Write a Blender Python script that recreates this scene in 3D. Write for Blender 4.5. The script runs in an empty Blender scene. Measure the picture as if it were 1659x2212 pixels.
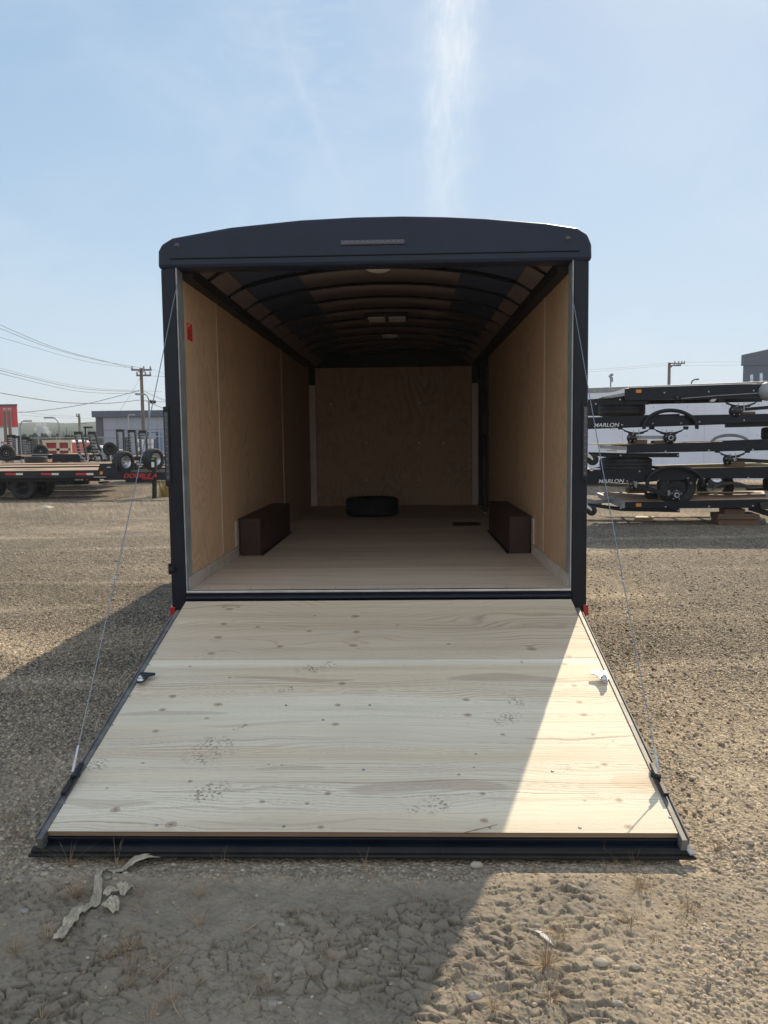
import bpy, math, random
import numpy as np
from mathutils import Vector, Matrix
R = math.radians
sc = bpy.context.scene
col = sc.collection
random.seed(7)
rng = np.random.default_rng(11)

# ------------------------------------------------------------------ camera
CAM = np.array([0.2021, -4.979, 1.5654]); FPX = 1712.0
YAW, PIT, ROL = 0.0310, 0.0897, -0.0122
FW = np.array([-math.sin(YAW)*math.cos(PIT), math.cos(YAW)*math.cos(PIT), -math.sin(PIT)])
RT0 = np.array([math.cos(YAW), math.sin(YAW), 0.0]); UP0 = np.cross(RT0, FW)
RT = RT0*math.cos(ROL)+UP0*math.sin(ROL); UP = -RT0*math.sin(ROL)+UP0*math.cos(ROL)
cd = bpy.data.cameras.new('camera'); co = bpy.data.objects.new('camera', cd); col.objects.link(co)
co.matrix_world = Matrix(((RT[0], UP[0], -FW[0], CAM[0]), (RT[1], UP[1], -FW[1], CAM[1]), (RT[2], UP[2], -FW[2], CAM[2]), (0, 0, 0, 1)))
cd.sensor_fit = 'VERTICAL'; cd.sensor_height = 36.0; cd.lens = 36.0*FPX/2212.0
cd.clip_start = 0.05; cd.clip_end = 9000
sc.camera = co

# ------------------------------------------------------------------ light
SUN_EL, SUN_AZ = 37.5, 20.4            # azimuth measured from +Y towards +X
w = bpy.data.worlds.new('World'); sc.world = w; w.use_nodes = True
nt = w.node_tree; nt.nodes.clear()
def N(nt, t, **kw):
    n = nt.nodes.new(t)
    for k, v in kw.items():
        if k.startswith('i_'): n.inputs[k[2:].replace('_', ' ')].default_value = v
        else: setattr(n, k, v)
    return n
def math_(nt, op, a, b=None, c=None, clamp=False):
    n = nt.nodes.new('ShaderNodeMath'); n.operation = op; n.use_clamp = clamp
    for i, v in enumerate((a, b, c)):
        if v is None: continue
        if isinstance(v, (int, float)): n.inputs[i].default_value = v
        else: nt.links.new(v, n.inputs[i])
    return n.outputs[0]
def mixc(nt, fac, a, b, typ='MIX'):
    n = nt.nodes.new('ShaderNodeMix'); n.data_type = 'RGBA'; n.blend_type = typ
    for i, v in ((0, fac), (6, a), (7, b)):
        if isinstance(v, (int, float)): n.inputs[i].default_value = v
        elif isinstance(v, tuple): n.inputs[i].default_value = (*v[:3], 1)
        else: nt.links.new(v, n.inputs[i])
    return n.outputs[2]
sky = N(nt, 'ShaderNodeTexSky', sky_type='NISHITA', sun_disc=False, sun_elevation=R(SUN_EL), sun_rotation=R(SUN_AZ),
        air_density=1.0, dust_density=0.3, ozone_density=1.6, altitude=600)
tc = N(nt, 'ShaderNodeTexCoord'); sp = N(nt, 'ShaderNodeSeparateXYZ'); nt.links.new(tc.outputs['Generated'], sp.inputs[0])
az = math_(nt, 'ARCTAN2', sp.outputs[0], sp.outputs[1]); el = math_(nt, 'ARCSINE', sp.outputs[2])
cmb = N(nt, 'ShaderNodeCombineXYZ'); nt.links.new(az, cmb.inputs[0]); nt.links.new(el, cmb.inputs[1])
def wn(sx, sy, scale, detail=6, rough=.6, dist=0.0):
    mp = N(nt, 'ShaderNodeMapping'); mp.inputs['Scale'].default_value = (sx, sy, 1); nt.links.new(cmb.outputs[0], mp.inputs[0])
    n = N(nt, 'ShaderNodeTexNoise', i_Scale=scale, i_Detail=detail, i_Roughness=rough, i_Distortion=dist); nt.links.new(mp.outputs[0], n.inputs[0]); return n.outputs[0]
def band(x, c, wd, n_, amt):
    d = math_(nt, 'SUBTRACT', x, c); d = math_(nt, 'ADD', d, math_(nt, 'MULTIPLY', math_(nt, 'SUBTRACT', n_, .5), amt))
    d = math_(nt, 'DIVIDE', d, wd); d = math_(nt, 'MULTIPLY', d, d); return math_(nt, 'EXPONENT', math_(nt, 'MULTIPLY', d, -1.0))
warp = wn(6, 5, 3.0, 5); fine = wn(16, 5, 5.0, 8, .7, .6)
c1 = band(az, math_(nt, 'ADD', .028, math_(nt, 'MULTIPLY', el, .062)), .026, warp, .075)
c1 = math_(nt, 'MULTIPLY', c1, math_(nt, 'MULTIPLY_ADD', fine, 1.5, -.12, clamp=True))
fade = math_(nt, 'MULTIPLY_ADD', el, 2.2, -.35, clamp=True); c1 = math_(nt, 'MULTIPLY', c1, fade)
# thin curved wisp to the left
t2 = math_(nt, 'SUBTRACT', el, .36)
c2c = math_(nt, 'ADD', -.105, math_(nt, 'MULTIPLY', t2, -.42)); c2 = band(az, c2c, .008, warp, .035)
c2 = math_(nt, 'MULTIPLY', c2, band(el, .38, .075, warp, .05)); c2 = math_(nt, 'MULTIPLY', c2, math_(nt, 'MULTIPLY', fine, .9))
c3 = math_(nt, 'MULTIPLY', math_(nt, 'MULTIPLY', band(az, -.12, .12, warp, .1), band(el, .42, .10, warp, .12)), math_(nt, 'MULTIPLY_ADD', wn(5, 12, 3, 7, .65, 1.2), 1.6, -.72, clamp=True))
c4 = math_(nt, 'MULTIPLY', math_(nt, 'MULTIPLY_ADD', wn(2.0, 3.0, 2.2, 5, .55, .5), 1.4, -.62, clamp=True), .35)
back = math_(nt, 'MULTIPLY_ADD', sp.outputs[1], -1.5, .25, clamp=True); up_ = math_(nt, 'MULTIPLY_ADD', sp.outputs[2], 2.2, -1.3, clamp=True)     # unseen cloud added behind the viewer and overhead to lift the ambient light
fill_cloud = math_(nt, 'MULTIPLY', math_(nt, 'MAXIMUM', back, math_(nt, 'MULTIPLY', up_, .6)), math_(nt, 'MULTIPLY_ADD', wn(1.5, 3, 2.0, 5, .6, .8), .9, .35, clamp=True))
c4 = math_(nt, 'ADD', c4, math_(nt, 'MULTIPLY', fill_cloud, .72))
cl = math_(nt, 'ADD', math_(nt, 'MULTIPLY', c1, 1.15), math_(nt, 'ADD', math_(nt, 'MULTIPLY', c2, .22), math_(nt, 'ADD', math_(nt, 'MULTIPLY', c3, .3), c4)), clamp=True)
ssp = N(nt, 'ShaderNodeSeparateColor'); nt.links.new(sky.outputs[0], ssp.inputs[0]); scb = N(nt, 'ShaderNodeCombineColor')   # soft shoulder, as the camera has
for i in range(3): nt.links.new(math_(nt, 'DIVIDE', math_(nt, 'MULTIPLY', ssp.outputs[i], (2.72, 3.05, 3.40)[i]), math_(nt, 'MULTIPLY_ADD', ssp.outputs[i], .343, 1.0)), scb.inputs[i])
mx = mixc(nt, cl, scb.outputs[0], (8.4, 8.6, 8.6))
bg = N(nt, 'ShaderNodeBackground', i_Strength=0.105); nt.links.new(mx, bg.inputs[0])
ow = N(nt, 'ShaderNodeOutputWorld'); nt.links.new(bg.outputs[0], ow.inputs[0])

sl = bpy.data.lights.new('sun', 'SUN'); sl.energy = 4.1; sl.angle = R(0.5); sl.color = (1.0, .85, .62)
so = bpy.data.objects.new('sun', sl); col.objects.link(so)
sdir = Vector((-math.sin(R(SUN_AZ))*math.cos(R(SUN_EL)), -math.cos(R(SUN_AZ))*math.cos(R(SUN_EL)), -math.sin(R(SUN_EL))))
so.rotation_euler = sdir.to_track_quat('-Z', 'Y').to_euler(); so.location = (10, 25, 30)
vs = sc.view_settings; vs.view_transform = 'Standard'; vs.look = 'None'; vs.exposure = 0.22; vs.gamma = 1.0
sc.cycles.max_bounces = 12; sc.cycles.diffuse_bounces = 9

# ------------------------------------------------------------------ helpers: photo pixel (1659x2212) -> point on a real plane
def ray(x, y): return FW + RT*((x-829.5)/FPX) - UP*((y-1106)/FPX)
def aty(x, y, Y): d = ray(x, y); return CAM + d*((Y-CAM[1])/d[1])
def atg(x, y, z=0.0): d = ray(x, y); return CAM + d*((z-CAM[2])/d[2])
def atp(x, y, p, n): d = ray(x, y); return CAM + d*(((p-CAM)@n)/(d@n))
def A(x, y, Y): return aty(x/4.464, 696.7+y/4.464, Y)            # left enlargement
def mat4(p, zdir=(0, 0, 1), xdir=None):
    z = Vector(zdir).normalized(); x = Vector(xdir) if xdir is not None else (Vector((1, 0, 0)) if abs(z.x) < .9 else Vector((0, 1, 0)))
    x = (x - z*x.dot(z)).normalized(); y = z.cross(x)
    m = Matrix((x, y, z)).transposed().to_4x4(); m.translation = Vector(p); return m

OFF = {}
def tag(o, label=None, cat=None, group=None, kind=None):
    if label: o['label'] = label
    if cat: o['category'] = cat
    if group: o['group'] = group
    if kind: o['kind'] = kind
    return o
def empty(name, loc, label, cat, group=None):
    o = bpy.data.objects.new(name, None); col.objects.link(o); o.location = tuple(float(v) for v in loc)
    o.empty_display_size = .2; OFF[o.name] = Vector(o.location); return tag(o, label, cat, group)

class MB:
    def __init__(s): s.v = []; s.f = []; s.sm = []
    def add(s, vs_, fs, smooth=False):
        b = len(s.v); s.v += [tuple(float(c) for c in p) for p in vs_]
        for f in fs: s.f.append(tuple(i+b for i in f)); s.sm.append(smooth)
        return s
    def box(s, x0, x1, y0, y1, z0, z1, m=None):
        p = [(x, y, z) for z in (z0, z1) for y in (y0, y1) for x in (x0, x1)]
        if m is not None: p = [tuple(m @ Vector(q)) for q in p]
        return s.add(p, [(0, 2, 3, 1), (4, 5, 7, 6), (0, 1, 5, 4), (2, 6, 7, 3), (0, 4, 6, 2), (1, 3, 7, 5)])
    def prism(s, pts, vec):
        n = len(pts); a = [np.array(p, float) for p in pts]; v = np.array(vec, float)
        nrm = sum(np.cross(a[i]-a[0], a[(i+1) % n]-a[0]) for i in range(1, n))
        if nrm@v > 0: a = a[::-1]
        b = [p+v for p in a]
        return s.add(a+b, [tuple(range(n)), tuple(range(2*n-1, n-1, -1))]+[(i, i+n, (i+1) % n+n, (i+1) % n) for i in range(n)])
    def tube(s, pts, r, k=8, caps=True, smooth=True):
        P = [Vector(tuple(float(c) for c in p)) for p in pts]; rs = r if isinstance(r, (list, tuple)) else [r]*len(P)
        vs_ = []; up = None
        for i, p in enumerate(P):
            t = (P[min(i+1, len(P)-1)]-P[max(i-1, 0)]).normalized()
            if up is None: up = Vector((0, 0, 1)) if abs(t.z) < .9 else Vector((1, 0, 0))
            a = (up-t*up.dot(t)); a = a.normalized() if a.length > 1e-6 else t.orthogonal().normalized(); up = a; b = t.cross(a)
            for j in range(k):
                an = 2*math.pi*j/k; vs_.append(p+(a*math.cos(an)+b*math.sin(an))*rs[i])
        fs = [(i*k+j, i*k+(j+1) % k, (i+1)*k+(j+1) % k, (i+1)*k+j) for i in range(len(P)-1) for j in range(k)]
        s.add(vs_, fs, smooth)
        if caps:
            s.add(vs_[:k], [tuple(range(k-1, -1, -1))]); s.add(vs_[-k:], [tuple(range(k))])
        return s
    def beam(s, p, q, w_, h, up=(0, 0, 1)):
        p = Vector(tuple(map(float, p))); q = Vector(tuple(map(float, q))); t = (q-p).normalized(); u = Vector(up); u = (u-t*u.dot(t)).normalized(); a = t.cross(u)
        c = [(-1, -1), (1, -1), (1, 1), (-1, 1)]
        v = [p+a*(i*w_/2)+u*(j*h/2) for i, j in c]+[q+a*(i*w_/2)+u*(j*h/2) for i, j in c]
        return s.add(v, [(3, 2, 1, 0), (4, 5, 6, 7), (0, 1, 5, 4), (1, 2, 6, 5), (2, 3, 7, 6), (3, 0, 4, 7)])
    def lathe(s, prof, m, k=32, smooth=True):         # prof: (radius, height) about local z
        vs_ = [m @ Vector((r*math.cos(2*math.pi*j/k), r*math.sin(2*math.pi*j/k), h)) for r, h in prof for j in range(k)]
        fs = [(i*k+j, i*k+(j+1) % k, (i+1)*k+(j+1) % k, (i+1)*k+j) for i in range(len(prof)-1) for j in range(k)]
        return s.add(vs_, fs, smooth)
    def build(s, name, m, parent=None, bevel=0, at=None):
        me = bpy.data.meshes.new(name); o = bpy.data.objects.new(name, me); col.objects.link(o)
        off = OFF[parent.name] if parent else Vector(tuple(map(float, at))) if at is not None else Vector((0, 0, 0))
        me.from_pydata([(x-off.x, y-off.y, z-off.z) for x, y, z in s.v], [], s.f)
        me.polygons.foreach_set('use_smooth', s.sm); me.materials.append(m); me.update()
        if parent: o.parent = parent
        else: o.location = off
        OFF[o.name] = off
        if bevel:
            b = o.modifiers.new('bevel', 'BEVEL'); b.width = bevel; b.segments = 2; b.limit_method = 'ANGLE'
        return o
def np_mesh(name, V, F, m, parent=None, smooth=True):
    me = bpy.data.meshes.new(name); F = np.asarray(F); k = F.shape[1]
    me.vertices.add(len(V)); me.vertices.foreach_set('co', np.asarray(V, np.float32).ravel())
    me.loops.add(F.size); me.loops.foreach_set('vertex_index', F.astype(np.int32).ravel())
    me.polygons.add(len(F)); me.polygons.foreach_set('loop_start', np.arange(0, F.size, k, dtype=np.int32))
    me.polygons.foreach_set('loop_total', np.full(len(F), k, np.int32)); me.polygons.foreach_set('use_smooth', np.full(len(F), smooth))
    me.update(calc_edges=True); me.materials.append(m)
    o = bpy.data.objects.new(name, me); col.objects.link(o); OFF[o.name] = OFF[parent.name] if parent else Vector((0, 0, 0))
    if parent: o.parent = parent
    return o
def text(s, size, m, M, name, parent, ext=.002, shear=0.0, bold=0.0, space=1.0):
    cu = bpy.data.curves.new('t', 'FONT'); cu.body = s; cu.size = size; cu.extrude = ext; cu.shear = shear; cu.offset = bold; cu.space_character = space
    ob = bpy.data.objects.new('t', cu); col.objects.link(ob); bpy.context.view_layer.update()
    me = bpy.data.meshes.new_from_object(ob.evaluated_get(bpy.context.evaluated_depsgraph_get())); bpy.data.objects.remove(ob)
    me.transform(Matrix.Translation(-OFF[parent.name]) @ M); me.materials.clear(); me.materials.append(m)
    o = bpy.data.objects.new(name, me); col.objects.link(o); o.parent = parent; return o

# numpy noise
def vnoise(x, y, seed=0):
    xi = np.floor(x).astype(np.int64); yi = np.floor(y).astype(np.int64); fx = x-xi; fy = y-yi
    fx = fx*fx*(3-2*fx); fy = fy*fy*(3-2*fy)
    def h(a, b):
        n = (a*374761393 + b*668265263 + seed*2147483647) & 0xffffffff; n = ((n ^ (n >> 13))*1274126177) & 0xffffffff
        return ((n ^ (n >> 16)) & 0xffffff)/float(0xffffff)
    return (h(xi, yi)*(1-fx)+h(xi+1, yi)*fx)*(1-fy)+(h(xi, yi+1)*(1-fx)+h(xi+1, yi+1)*fx)*fy
def fbm(x, y, o=4, seed=0, g=.5):
    s = 0; a = 1; t = 0
    for i in range(o): s = s+a*vnoise(x*2**i, y*2**i, seed+i*17); t += a; a *= g
    return s/t
def hsh(a, b, s):
    n = (a*374761393 + b*668265263 + s*974634777) & 0xffffffff; n = ((n ^ (n >> 13))*1274126177) & 0xffffffff
    return ((n ^ (n >> 16)) & 0xffffff)/float(0xffffff)
def worley(x, y, seed=0):
    xi = np.floor(x).astype(np.int64); yi = np.floor(y).astype(np.int64)
    f1 = np.full(x.shape, 9.0); f2 = f1.copy(); cx = np.zeros_like(x); cy = np.zeros_like(x); rd = np.zeros_like(x)
    for i in (-1, 0, 1):
        for j in (-1, 0, 1):
            a = xi+i; b = yi+j; px = a+hsh(a, b, seed); py = b+hsh(a, b, seed+5); d = np.hypot(x-px, y-py)
            c = d < f1; f2 = np.where(c, f1, np.minimum(f2, d)); cx = np.where(c, x-px, cx); cy = np.where(c, y-py, cy)
            rd = np.where(c, hsh(a, b, seed+9), rd); f1 = np.where(c, d, f1)
    return f1, f2, cx, cy, rd

# ------------------------------------------------------------------ materials
MATS = {}
def pbr(name, c, rough=.6, metal=0.0, var=0.0, vscale=6.0, bump=0.0, bscale=40.0, spec=.5, coat=0.0, stretch=(1, 1, 1), alpha=None):
    m = bpy.data.materials.new(name); m.use_nodes = True; t = m.node_tree; b = t.nodes['Principled BSDF']
    b.inputs['Base Color'].default_value = (*c, 1); b.inputs['Roughness'].default_value = rough; b.inputs['Metallic'].default_value = metal
    b.inputs['Specular IOR Level'].default_value = spec; b.inputs['Coat Weight'].default_value = coat; b.inputs['Coat Roughness'].default_value = .1
    tcn = N(t, 'ShaderNodeTexCoord'); mp = N(t, 'ShaderNodeMapping'); mp.inputs['Scale'].default_value = stretch; t.links.new(tcn.outputs['Object'], mp.inputs[0])
    if var:
        n = N(t, 'ShaderNodeTexNoise', i_Scale=vscale, i_Detail=6.0, i_Roughness=.65); t.links.new(mp.outputs[0], n.inputs[0])
        f = math_(t, 'MULTIPLY_ADD', n.outputs[0], 2.4, -.7, clamp=True)
        t.links.new(mixc(t, f, tuple(v*(1-var) for v in c), tuple(min(1, v*(1+var)) for v in c)), b.inputs['Base Color'])
        t.links.new(math_(t, 'MULTIPLY_ADD', n.outputs[0], .3, rough-.15, clamp=True), b.inputs['Roughness'])
    if bump:
        n = N(t, 'ShaderNodeTexNoise', i_Scale=bscale, i_Detail=4.0); t.links.new(mp.outputs[0], n.inputs[0])
        bp = N(t, 'ShaderNodeBump', i_Strength=bump, i_Distance=.01); t.links.new(n.outputs[0], bp.inputs['Height']); t.links.new(bp.outputs[0], b.inputs['Normal'])
    MATS[name] = m; return m
BLACK = pbr('black_paint', (.007, .010, .018), .36, var=.3, vscale=3, bump=.06, bscale=7, spec=.25, coat=.08)
BLACKS = pbr('black_skin', (.012, .019, .042), .38, var=.3, vscale=2, bump=.10, bscale=3.5, spec=.3, coat=.08)
SATIN = pbr('satin_black', (.015, .016, .019), .5, spec=.3, var=.35, vscale=8, bump=.1, bscale=30)
DUSTY = pbr('dusty_black', (.022, .021, .020), .6, spec=.25, var=.4, vscale=10, bump=.1, bscale=30)
TYRE = pbr('tyre_rubber', (.022, .022, .024), .75, var=.4, vscale=14, bump=.3, bscale=60)
ALU = pbr('aluminium', (.62, .63, .65), .32, 1.0, var=.15, vscale=8, bump=.1, bscale=20)
GALV = pbr('galvanised', (.55, .56, .57), .4, .8, var=.25, vscale=25)
GREYM = pbr('grey_metal', (.30, .31, .32), .5, .3, var=.25, vscale=12)
FRAMESIDE = pbr('frame_side', (.16, .155, .15), .55, .15, var=.45, vscale=14, bump=.3, bscale=12)
WHITEP = pbr('white_paint', (.75, .76, .78), .4, var=.06, vscale=1.2)
WHITESKIN = pbr('white_skin', (.80, .82, .92), .45, var=.10, vscale=.8, bump=.06, bscale=1.2, stretch=(1, 1, .4))
PLASTICW = pbr('white_plastic', (.72, .70, .66), .35)
REDR = pbr('red_reflector', (.40, .015, .015), .25, coat=.5)
REDP = pbr('red_paint', (.55, .025, .035), .45, var=.12)
REDD = pbr('red_bin', (.33, .035, .045), .6, var=.2, vscale=2)
AMBER = pbr('amber', (.75, .27, .03), .3)
LENS = pbr('smoked_lens', (.045, .045, .06), .2, coat=.6)
LED = pbr('led_dot', (.14, .15, .19), .25, .2)
DECK = pbr('deck_boards', (.50, .36, .26), .75, var=.35, vscale=3, stretch=(.25, 4, 4), bump=.2)
BLOCK = pbr('block_wood', (.15, .088, .055), .8, var=.5, vscale=5, stretch=(.5, 4, 6), bump=.4, bscale=20)
BOARD = pbr('board_wood', (.58, .46, .24), .7, var=.2, vscale=5, stretch=(.4, 4, 4))
POLE = pbr('pole_wood', (.18, .14, .11), .85, var=.3, vscale=4, stretch=(1, 1, .2))
CONC = pbr('concrete', (.42, .40, .37), .85, var=.2, vscale=3, bump=.2)
NAVY = pbr('navy_cladding', (.05, .07, .12), .6, var=.1)
DARKWALL = pbr('dark_wall', (.055, .06, .085), .7, var=.15)
PANELG = pbr('grey_panel', (.30, .33, .42), .6, var=.08, vscale=.5)
WALLG = pbr('slate_wall', (.10, .125, .17), .6, var=.08, vscale=.5)
CREAM = pbr('cream_paint', (.62, .52, .38), .6, var=.15)
GLASS = pbr('window_glass', (.45, .52, .62), .1, .6)
BLUEC = pbr('container_blue', (.04, .06, .12), .5, var=.15)
BLUEL = pbr('container_light', (.22, .30, .42), .5, var=.15)
WIRE = pbr('wire', (.14, .145, .16), .6)
CABLE = pbr('steel_cable', (.30, .31, .34), .35, .9)
SPRUCE = pbr('spruce', (.035, .06, .04), .9, var=.5, vscale=.6)
BUSH = pbr('far_foliage', (.05, .075, .05), .9, var=.5, vscale=.1)
WEED = pbr('weed', (.35, .27, .09), .8, var=.4)
STRAW = pbr('straw', (.36, .26, .15), .8, var=.4, vscale=9)
CLOTH = pbr('plastic_strip', (.50, .43, .32), .45, var=.3, vscale=18, bump=.5, bscale=70)
STONE = pbr('pebbles', (.30, .27, .23), .75, var=.45, vscale=23)
PALES = pbr('pale_stone', (.40, .35, .27), .7, var=.2, vscale=20)
STEAM = pbr('steam', (.9, .9, .9), 1.0)
GREENT = pbr('green_tag', (.06, .35, .05), .5)
INK = pbr('ink_grey', (.12, .14, .22), .6)
CEILP = pbr('ceiling_strip', (.19, .145, .135), .5, var=.15, vscale=2)
CEILD = pbr('ceiling_sheet', (.040, .048, .075), .35, .3, var=.15, vscale=1.5)

def ply_node(name, base, dark, scale=(1.1, 1.1, .55), freq=26, rough=.7, mixamt=.7, patch=.3):
    m = bpy.data.materials.new(name); m.use_nodes = True; t = m.node_tree; b = t.nodes['Principled BSDF']
    tcn = N(t, 'ShaderNodeTexCoord'); mp = N(t, 'ShaderNodeMapping'); mp.inputs['Scale'].default_value = scale; t.links.new(tcn.outputs['Object'], mp.inputs[0])
    n = N(t, 'ShaderNodeTexNoise', i_Scale=1.6, i_Detail=3.0, i_Roughness=.45, i_Distortion=.4); t.links.new(mp.outputs[0], n.inputs[0])
    s = math_(t, 'SINE', math_(t, 'MULTIPLY', n.outputs[0], freq*6.28))
    s = math_(t, 'POWER', math_(t, 'MULTIPLY_ADD', s, .5, .5), 2.5)
    n2 = N(t, 'ShaderNodeTexNoise', i_Scale=1.3, i_Detail=5.0); t.links.new(mp.outputs[0], n2.inputs[0])
    msk = math_(t, 'MULTIPLY_ADD', n2.outputs[0], 2.6, -.75, clamp=True)
    f = math_(t, 'MULTIPLY', math_(t, 'MULTIPLY', s, msk), mixamt)
    c = mixc(t, f, base, dark)
    c = mixc(t, math_(t, 'MULTIPLY', msk, patch), c, tuple(v*.72 for v in base))
    oi = N(t, 'ShaderNodeObjectInfo'); tv = math_(t, 'MULTIPLY_ADD', oi.outputs['Random'], .22, .87); tcc = N(t, 'ShaderNodeCombineXYZ'); [t.links.new(tv, tcc.inputs[i]) for i in range(3)]
    c = mixc(t, 1.0, c, tcc.outputs[0], 'MULTIPLY')
    t.links.new(c, b.inputs['Base Color']); b.inputs['Roughness'].default_value = rough
    n3 = N(t, 'ShaderNodeTexNoise', i_Scale=60.0, i_Detail=3.0); t.links.new(tcn.outputs['Object'], n3.inputs[0])
    bp = N(t, 'ShaderNodeBump', i_Strength=.15, i_Distance=.004); t.links.new(n3.outputs[0], bp.inputs['Height']); t.links.new(bp.outputs[0], b.inputs['Normal'])
    return m
WPLY = ply_node('wall_plywood', (.58, .385, .235), (.24, .15, .09), freq=22, mixamt=.5, patch=.16)
FPLY = ply_node('floor_plywood', (.66, .54, .42), (.28, .19, .13), scale=(.35, 5, 1), freq=7, mixamt=.45)
BASEP = ply_node('base_trim', (.56, .50, .42), (.30, .22, .16), scale=(1, 2.5, 6), freq=6)
def attr_mat(name, attr, rough=.65, grain=(2, 60, 60), gamt=.2, bump=.2, bscale=90):
    m = bpy.data.materials.new(name); m.use_nodes = True; t = m.node_tree; b = t.nodes['Principled BSDF']
    a = N(t, 'ShaderNodeAttribute', attribute_name=attr); tcn = N(t, 'ShaderNodeTexCoord'); mp = N(t, 'ShaderNodeMapping'); mp.inputs['Scale'].default_value = grain
    t.links.new(tcn.outputs['Object'], mp.inputs[0]); n = N(t, 'ShaderNodeTexNoise', i_Scale=2.0, i_Detail=5.0, i_Roughness=.7); t.links.new(mp.outputs[0], n.inputs[0])
    g = math_(t, 'MULTIPLY_ADD', n.outputs[0], 2*gamt, 1-gamt)
    gc = N(t, 'ShaderNodeCombineXYZ'); [t.links.new(g, gc.inputs[i]) for i in range(3)]
    t.links.new(mixc(t, 1.0, a.outputs['Color'], gc.outputs[0], 'MULTIPLY'), b.inputs['Base Color']); b.inputs['Roughness'].default_value = rough
    n3 = N(t, 'ShaderNodeTexNoise', i_Scale=bscale, i_Detail=4.0); t.links.new(tcn.outputs['Object'], n3.inputs[0])
    bp = N(t, 'ShaderNodeBump', i_Strength=bump, i_Distance=.006); t.links.new(n3.outputs[0], bp.inputs['Height']); t.links.new(bp.outputs[0], b.inputs['Normal'])
    return m, t, b
def set_col(o, attr, C):
    ca = o.data.color_attributes.new(attr, 'FLOAT_COLOR', 'POINT'); a = np.ones((len(C), 4), np.float32); a[:, :3] = C; ca.data.foreach_set('color', a.ravel())

# ------------------------------------------------------------------ ground
def mud_mask(x, y):
    n = fbm(x*1.3, y*1.3, 3, 3)
    a = np.clip(((1.25-(x+.25*(y+2.2)))+(n-.5)*1.6)/.6, 0, 1); b = np.clip((-2.18-y+(n-.5)*.2)/.12, 0, 1)
    c = np.clip((x+2.3+(n-.5)*1.2)/.8, 0, 1)
    return a*b*np.clip(c+.25, 0, 1)
def ground_h(x, y, rad):
    det = np.clip(1.6-rad/9.0, 0, 1)
    h = (fbm(x*.55, y*.55, 3, 1)-.5)*.05*np.clip((np.hypot(x, y+.5)-1.2)/4, .12, 1)
    h += (fbm(x*2.7, y*2.7, 3, 2)-.5)*.016
    f1, f2, cx, cy, rd = worley(x*62, y*62, 4); g = np.sqrt(np.clip(1-(f1/.62)**2, 0, 1))*(.25+1.0*rd)*.0095
    f1, f2, cx, cy, rd2 = worley(x*38+3, y*38, 8); g2 = np.sqrt(np.clip(1-(f1/.45)**2, 0, 1))*np.clip(rd2-.5, 0, 1)*.022
    f1, f2, cx, cy, rd5 = worley(x*26+9, y*26, 18); g2 = np.maximum(g2, np.sqrt(np.clip(1-(f1/.6)**2, 0, 1))*(.2+rd5)*.012*np.clip((rad-2.6)/2, 0, 1)*np.clip(2.2-rad/7, 0, 1)/np.maximum(det, .25))
    far = (fbm(x*14, y*14, 3, 40)-.5)*.024
    mk = mud_mask(x, y)
    wx = x+(fbm(x*13, y*13, 3, 21)-.5)*.065; wy = y+(fbm(x*13+7, y*13, 3, 22)-.5)*.05
    f1, f2, cx, cy, rd3 = worley(wx*19, wy*28, 12); e = f2-f1
    plate = np.clip(e/.10, 0, 1)**.7*.012*(.5+.5*rd3) + np.clip(e/.13, 0, 1)*(cx*(hsh((rd3*9999).astype(np.int64), 1+0*rd3.astype(np.int64), 3)-.5)+cy*(rd3-.6))*.036
    curl = np.clip(1-abs(e-.17)/.14, 0, 1)*.004*(rd3 > .35)
    f1b, f2b, *_ = worley(wx*34+5, wy*38, 15); small = np.clip((f2b-f1b)/.12, 0, 1)*.004
    rough = (fbm(x*40, y*40, 3, 30, .7)-.5)*.007+(fbm(x*110, y*110, 2, 31)-.5)*.004
    act = np.clip((fbm(x*2.6, y*2.6, 4, 33)-.36)*5, .22, 1.15)
    hm = (plate+curl)*act+small+rough
    h = h+(g+g2)*det*(1-mk*.92)+far*(1-mk)*np.clip(rad/6, .15, 1)*.6+hm*mk
    # level bearing surface under the ramp foot and the trailer
    under = np.clip((1.36-abs(x))/.12, 0, 1)*np.clip((y+2.24)/.06, 0, 1)*np.clip((7.2-y)/.3, 0, 1)
    h = h*(1-under*.9)-.012*under
    h = h*np.clip(1.3-rad/200, 0, 1)
    return h-.012, mk, rd, rd2, 1-(1-np.clip(e/.09, 0, 1))*np.clip(act*1.1, 0, 1)*mk
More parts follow.
